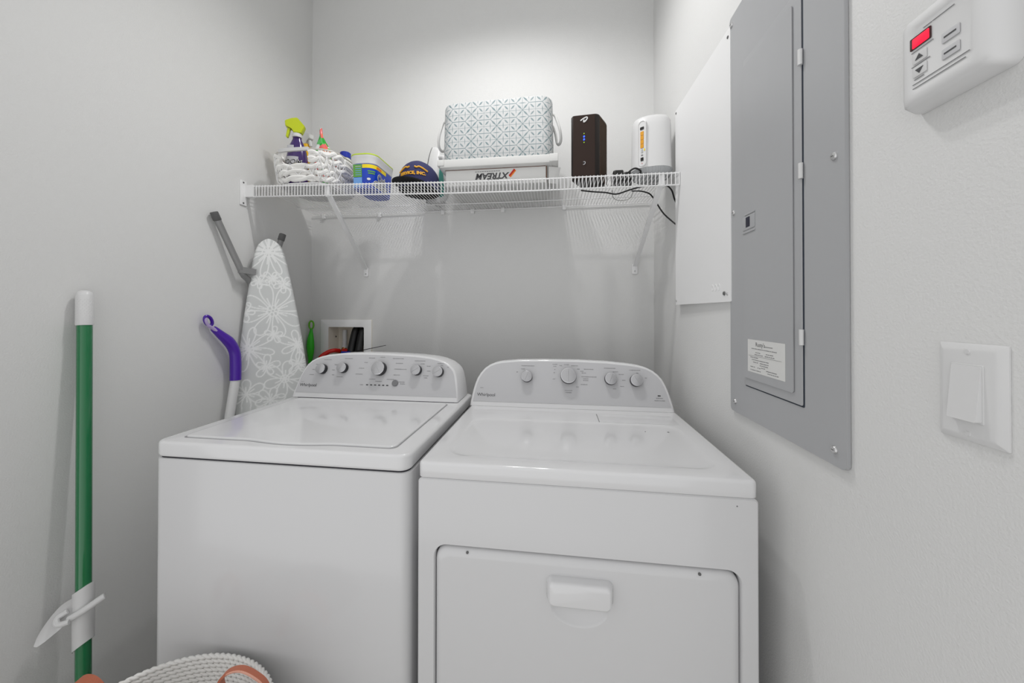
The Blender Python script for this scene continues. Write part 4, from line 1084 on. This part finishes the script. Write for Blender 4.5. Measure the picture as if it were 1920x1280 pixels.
for cs, ct, R, n in ((.535, -.040, .036, 5), (.548, .010, .034, 5), (.522, .050, .044, 5), (.300, .01, .035, 5), (.405, -.095, .040, 5), (.165, -.02, .045, 5), (.055, -.095, .065, 6), (.165, .100, .045, 5), (.02, -.01, .055, 6)): flower(cs, ct, R, n, cs*9, .34, inner=False)
cur = np.array(cur); msk_ = np.zeros(Sg.shape)
Pg = np.stack([Sg.ravel(), Tg.ravel()], 1); dm_ = np.full(len(Pg), 9.0)
ok = Pg[:, 0] > -.05
idx = np.where(ok)[0]
cur = cur[(cur[:, 0] > -.1)]
for k in range(0, len(idx), 1500):
    q = Pg[idx[k:k+1500]]; d2 = ((q[:, None, 0]-cur[None, :, 0])**2+(q[:, None, 1]-cur[None, :, 1])**2).min(1); dm_[idx[k:k+1500]] = np.sqrt(d2)
inkv = np.clip((.0034-dm_)/.0020, 0, 1).reshape(Sg.shape)
b = NB(); lay = b.verts.layers.float_color.new('print')
g = []
for i in range(len(ss)):
    row = []
    for j in range(nt_+1):
        e = abs(tt[j]); dome = .016*math.sqrt(max(0, 1-(max(0, e-.80)/.20)**2)) if True else 0
        v = b.verts.new(bpt(ss[i], Tg[i, j], dome)); k_ = float(inkv[i, j]); v[lay] = (k_, k_, k_, 1); row.append(v)
    g.append(row)
for i in range(len(ss)-1):
    for j in range(nt_): b.faces.new((g[i][j], g[i][j+1], g[i+1][j+1], g[i+1][j]))
bk_ = [[b.verts.new(bpt(ss[i], wid[i]*sg, -.012)) for sg in (-1, 1)] for i in range(len(ss))]
for i in range(len(ss)-1):
    b.faces.new((bk_[i][0], g[i][0], g[i+1][0], bk_[i+1][0])); b.faces.new((g[i][nt_], bk_[i][1], bk_[i+1][1], g[i+1][nt_])); b.faces.new((bk_[i][1], bk_[i][0], bk_[i+1][0], bk_[i+1][1]))
cm = bpy.data.materials.new('floral_cotton_cover'); cm.use_nodes = True
nt = cm.node_tree; bs = nt.nodes['Principled BSDF']; bs.inputs['Roughness'].default_value = .8
at = nt.nodes.new('ShaderNodeAttribute'); at.attribute_name = 'print'
mx = nt.nodes.new('ShaderNodeMix'); mx.data_type = 'RGBA'; mx.inputs[6].default_value = lin((202, 204, 203))+(1,); mx.inputs[7].default_value = lin((232, 233, 232))+(1,)
nt.links.new(at.outputs['Fac'], mx.inputs[0]); nt.links.new(mx.outputs[2], bs.inputs['Base Color'])
part('board_cover', b, cm, ib, sharp=70)
cA, cB = Vector((-.291, .438, 1.640)), Vector((-.2279, .720, 1.613))
jA, jB = Vector((-.272, .548, 1.415)), Vector((-.262, .690, 1.43))
def leg(c0, j0, mid, end):
    b = NB(); tube(b, spline([c0, c0.lerp(j0, .55), j0, mid, end], 6), .0122, 14); L_ = part('leg_tube', b, GREYM, ib)
    d = (c0-j0).normalized(); b = NB(); tube(b, [c0-d*.030, c0-d*.028, c0+d*.002, c0+d*.004], [.0128, .0142, .0142, .011], 16); part('end_cap', b, GREYC, L_)
leg(cA, jA, Vector((-.282, .620, 1.30)), Vector((-.280, .655, .70)))
leg(cB, jB, Vector((-.250, .700, 1.28)), Vector((-.240, .690, .70)))
b = NB(); tube(b, [jA+Vector((0, .004, .015)), Vector((-.265, .640, 1.43)), jB+Vector((0, -.004, .01))], .008, 10); part('cross_bar', b, GREYM, ib)
b = NB(); q = jA+Vector((.004, .006, .010)); strip(b, [q+Vector((-.004, -.022, .003)), q+Vector((.020, .034, -.003))], .026, .016, side=(0, 0, 1)); part('bracket', b, GREYM, ib)

# ------------------------------------------------------------------ purple handled sweeper
ps0 = thing('floor_sweeper', 'floor sweeper with curved purple handle and white pole leaning beside the washer', 'sweeper', (-.215, .40, 0))
X_ = -.275
b = NB()
tube(b, spline([(X_-.016, .437, 1.187), (X_-.008, .462, 1.160), (X_, .492, 1.128), (X_+.004, .512, 1.090), (X_+.006, .516, 1.045), (X_+.008, .514, .970)], 6), [.0105]+[.0115+.0085*min(1, i/10) for i in range(30)], 16)
ph = part('handle', b, PURPLE, ps0)
b = NB(); c = Vector((X_-.016, .418, 1.216)); ring = []
for k in range(25):
    t = 2*PI*k/24; ring.append(c+Vector((.004*math.sin(t), .0155*math.cos(t)-.005*math.sin(t), .0175*math.sin(t)-.006*math.cos(t))))
tube(b, ring, .0058, 10, caps=False); part('hanging_loop', b, PURPLE, ph)
b = NB(); tube(b, spline([(X_-.012, .404, 1.228), (X_-.010, .403, 1.214), (X_-.010, .413, 1.198), (X_-.010, .428, 1.188), (X_-.006, .446, 1.174)], 5), [.0045]*10+[.0062]*11, 8); part('loop_inlay', b, LILAC, ph, label='lilac inlay below the loop')
b = NB(); tube(b, [(X_+.008, .514, .975), (X_+.010, .486, .83), (X_+.025, .40, .05)], .0165, 18); part('pole', b, PLASTW, ps0)
b = NB(); slab(b, -.285, -.03+-.10, .36, .48, .004, .045, .02, .01); part('sweeper_head', b, PLASTW2, ps0)

# ------------------------------------------------------------------ green handled duster in the corner
gd = thing('duster', 'duster with green hanging handle behind the ironing board in the corner', 'duster', (-.275, .985, 0))
G_ = 1.000
pts_ = [(-.284, G_, 1.160), (-.285, G_, 1.140), (-.287, G_, 1.118), (-.2885, G_, 1.090), (-.2885, G_, 1.06), (-.288, G_, 1.03), (-.289, G_, 1.00), (-.291, G_, .965), (-.292, G_, .80)]
rad_ = [.0055, .009, .0135, .0175, .0188, .0165, .0125, .0088, .0070]
b = NB(); sp_ = spline(pts_, 6); tube(b, sp_, [interp(i/6, range(9), rad_) for i in range(len(sp_))], 14)
gh = part('handle', b, LIMEG, gd)
b = NB(); c = Vector((-.284, G_, 1.180)); tube(b, [c+Vector((.0105*math.cos(t), .004*math.cos(t), .022*math.sin(t))) for t in [2*PI*k/20 for k in range(21)]], .0045, 8, caps=False); part('hanging_loop', b, LIMEG2, gh)
b = NB(); tube(b, [(-.292, G_, .82), (-.280, .985, .05)], .008, 10); part('pole', b, PLASTW2, gd)
b = NB(); slab(b, -.305, -.235, .93, 1.02, .002, .04, .01, .008); part('duster_head', b, PLASTW2, gd)

# ------------------------------------------------------------------ laundry outlet box
ob = thing('outlet_box', 'white laundry outlet box recessed in the back wall above the washer', 'outlet box', (-.098, YB, .945))
b = NB()
fo = rr(-.2475, .0512, .945, 1.2095, .004, 4); fi = rr(OX0+.001, OX1-.001, OZ0+.001, OZ1-.001, .006, 4)
loft(b, [[(x, YB-.0002, z) for x, z in fo], [(x, YB-.005, z) for x, z in fo], [(x, YB-.007, z) for x, z in rr(-.2455, .0492, .947, 1.2075, .004, 4)], [(x, YB-.007, z) for x, z in fi], [(x, YB+.088, z) for x, z in fi]], cap0=False)
part('box_shell', b, [BOXIN], ob)
b = NB(); loft(b, [[(x, YB-.0072, z) for x, z in rr(-.2470, .0507, .9455, 1.2090, .004, 4)], [(x, YB-.0078, z) for x, z in rr(-.2460, .0497, .9465, 1.2080, .004, 4)], [(x, YB-.0078, z) for x, z in fi], [(x, YB-.0072, z) for x, z in fi]], cap0=False, cap1=False); part('faceplate', b, mat('bright_white_plastic', (242, 242, 242), .4), ob)
b = NB(); tube(b, [(-.140, YB+.050, 1.150), (-.140, YB+.050, 1.060)], [.0125, .0125], 14); tube(b, [(-.140, YB+.050, 1.066), (-.140, YB+.050, 1.050)], [.014, .016], 14); part('supply_pipe', b, PLASTW, ob)
b = NB(); tube(b, [(-.140, YB+.050, 1.052), (-.140, YB+.030, 1.030), (-.140, YB+.02, 1.0)], .013, 12); lathe(b, (-.168, YB+.02, 1.034), (1, -.2, 0), [(.012, 0), (.012, .02)], 8); part('valve', b, COPPER, ob)
b = NB(); slab(b, -.132, -.098, YB+.008, YB+.022, 1.030, 1.048, .004, .003); part('valve_lever', b, REDP, ob, label='red valve lever')
b = NB(); slab(b, -.100, -.050, YB-.052, YB-.038, 1.024, 1.040, .004, .003); part('valve_lever', b, BLUED, ob, label='blue valve lever')
b = NB(); lathe(b, (-.1965, YB+.055, 1.112), (1, 0, 0), [(.005, 0), (.004, .001)], 10); part('knockout', b, BLACKP, ob)
def hose(pts, r, m_, lab): b = NB(); tube(b, spline(pts, 6), r, 12); tag(part('hose', b, m_), lab, 'hose', 'washer hoses at the outlet box')
hose([(-.152, YB+.018, 1.036), (-.165, YB-.015, 1.040), (-.190, YB-.035, 1.030), (-.215, YB-.06, 1.000), (-.22, YB-.10, .92), (-.18, YB-.20, .70)], .0115, REDP, 'red water hose leaving the outlet box behind the washer')
hose([(-.060, YB+.062, 1.160), (-.060, YB+.035, 1.156), (-.060, YB+.012, 1.12), (-.0615, YB-.012, 1.05), (-.062, YB-.028, .98), (-.062, YB-.030, .86)], .0200, BLACKC, 'thick black hose on the left inside the outlet box')
hose([(-.0175, YB+.062, 1.162), (-.0175, YB+.035, 1.158), (-.0175, YB+.012, 1.12), (-.018, YB-.012, 1.05), (-.018, YB-.028, .98), (-.018, YB-.030, .86)], .0200, BLACKC, 'thick black hose on the right inside the outlet box')
b = NB(); tube(b, [(-.030, YB-.042, 1.040), (.02, YB-.042, 1.048), (.151, YB-.042, 1.0755)], [.0024, .0022, .0016], 6); tag(part('cable_tie', b, BLACKC), 'thin black cable tie tail sticking out right of the outlet box', 'cable tie')

# ------------------------------------------------------------------ rope basket with leather handles
KX, KY, KA, KB, KZ = .256, -.212, .222, .190, .420
rk = thing('rope_basket', 'white braided rope basket with tan leather handles on the floor before the washer', 'basket', (KX, KY, 0))
b = NB(); rows_ = 40
for rw in range(rows_):
    h = rw/(rows_-1); z = .012+(KZ-.022)*h
    a_ = KA*(.80+.20*min(1, h*1.6)); c_ = KB*(.80+.20*min(1, h*1.6))
    n_ = 240
    for s_ in (0, 1):
        pts = []
        for k in range(n_+1):
            t = 2*PI*k/n_; phs = k*2*PI/5+s_*PI+rw*1.9
            off = .0026*math.sin(phs); pts.append((KX+(a_+off)*math.cos(t), KY+(c_+off)*math.sin(t), z+.0024*math.cos(phs)))
        tube(b, pts, .0037, 6, caps=False)
part('braided_body', b, ROPE, rk, sharp=80)
b = NB(); loft(b, [[(KX+KA*.8*math.cos(t), KY+KB*.8*math.sin(t), z) for t in [2*PI*k/48 for k in range(48)]] for z in (.002, .012)]); part('base', b, ROPE, rk)
def strap(pts, side, w=.026):
    b = NB(); P_ = spline(pts, 8); strip(b, P_, w, .0045, side=side); h_ = part('handle', b, LEATHER, rk, sharp=60, label='tan leather handle')
    b = NB(); sd = Vector(side).normalized()
    for sg in (-1, 1): tube(b, [Vector(p)+sd*sg*w*.47 for p in P_], .0022, 6)
    part('stitched_edge', b, LEATHER2, h_)
strap([(.300, -.060, .330), (.304, -.085, .390), (.316, -.108, .444), (.340, -.114, .474), (.370, -.112, .483), (.402, -.110, .472), (.424, -.106, .448), (.434, -.104, .40), (.438, -.102, .34)], (-.35, .85, -.35), .020)
strap([(.018, -.160, .34), (.012, -.160, .400), (.018, -.160, .446), (.032, -.162, .463), (.052, -.162, .467), (.072, -.162, .460), (.084, -.160, .44), (.082, -.158, .40), (.082, -.153, .34)], (-.25, .8, -.15), .024)
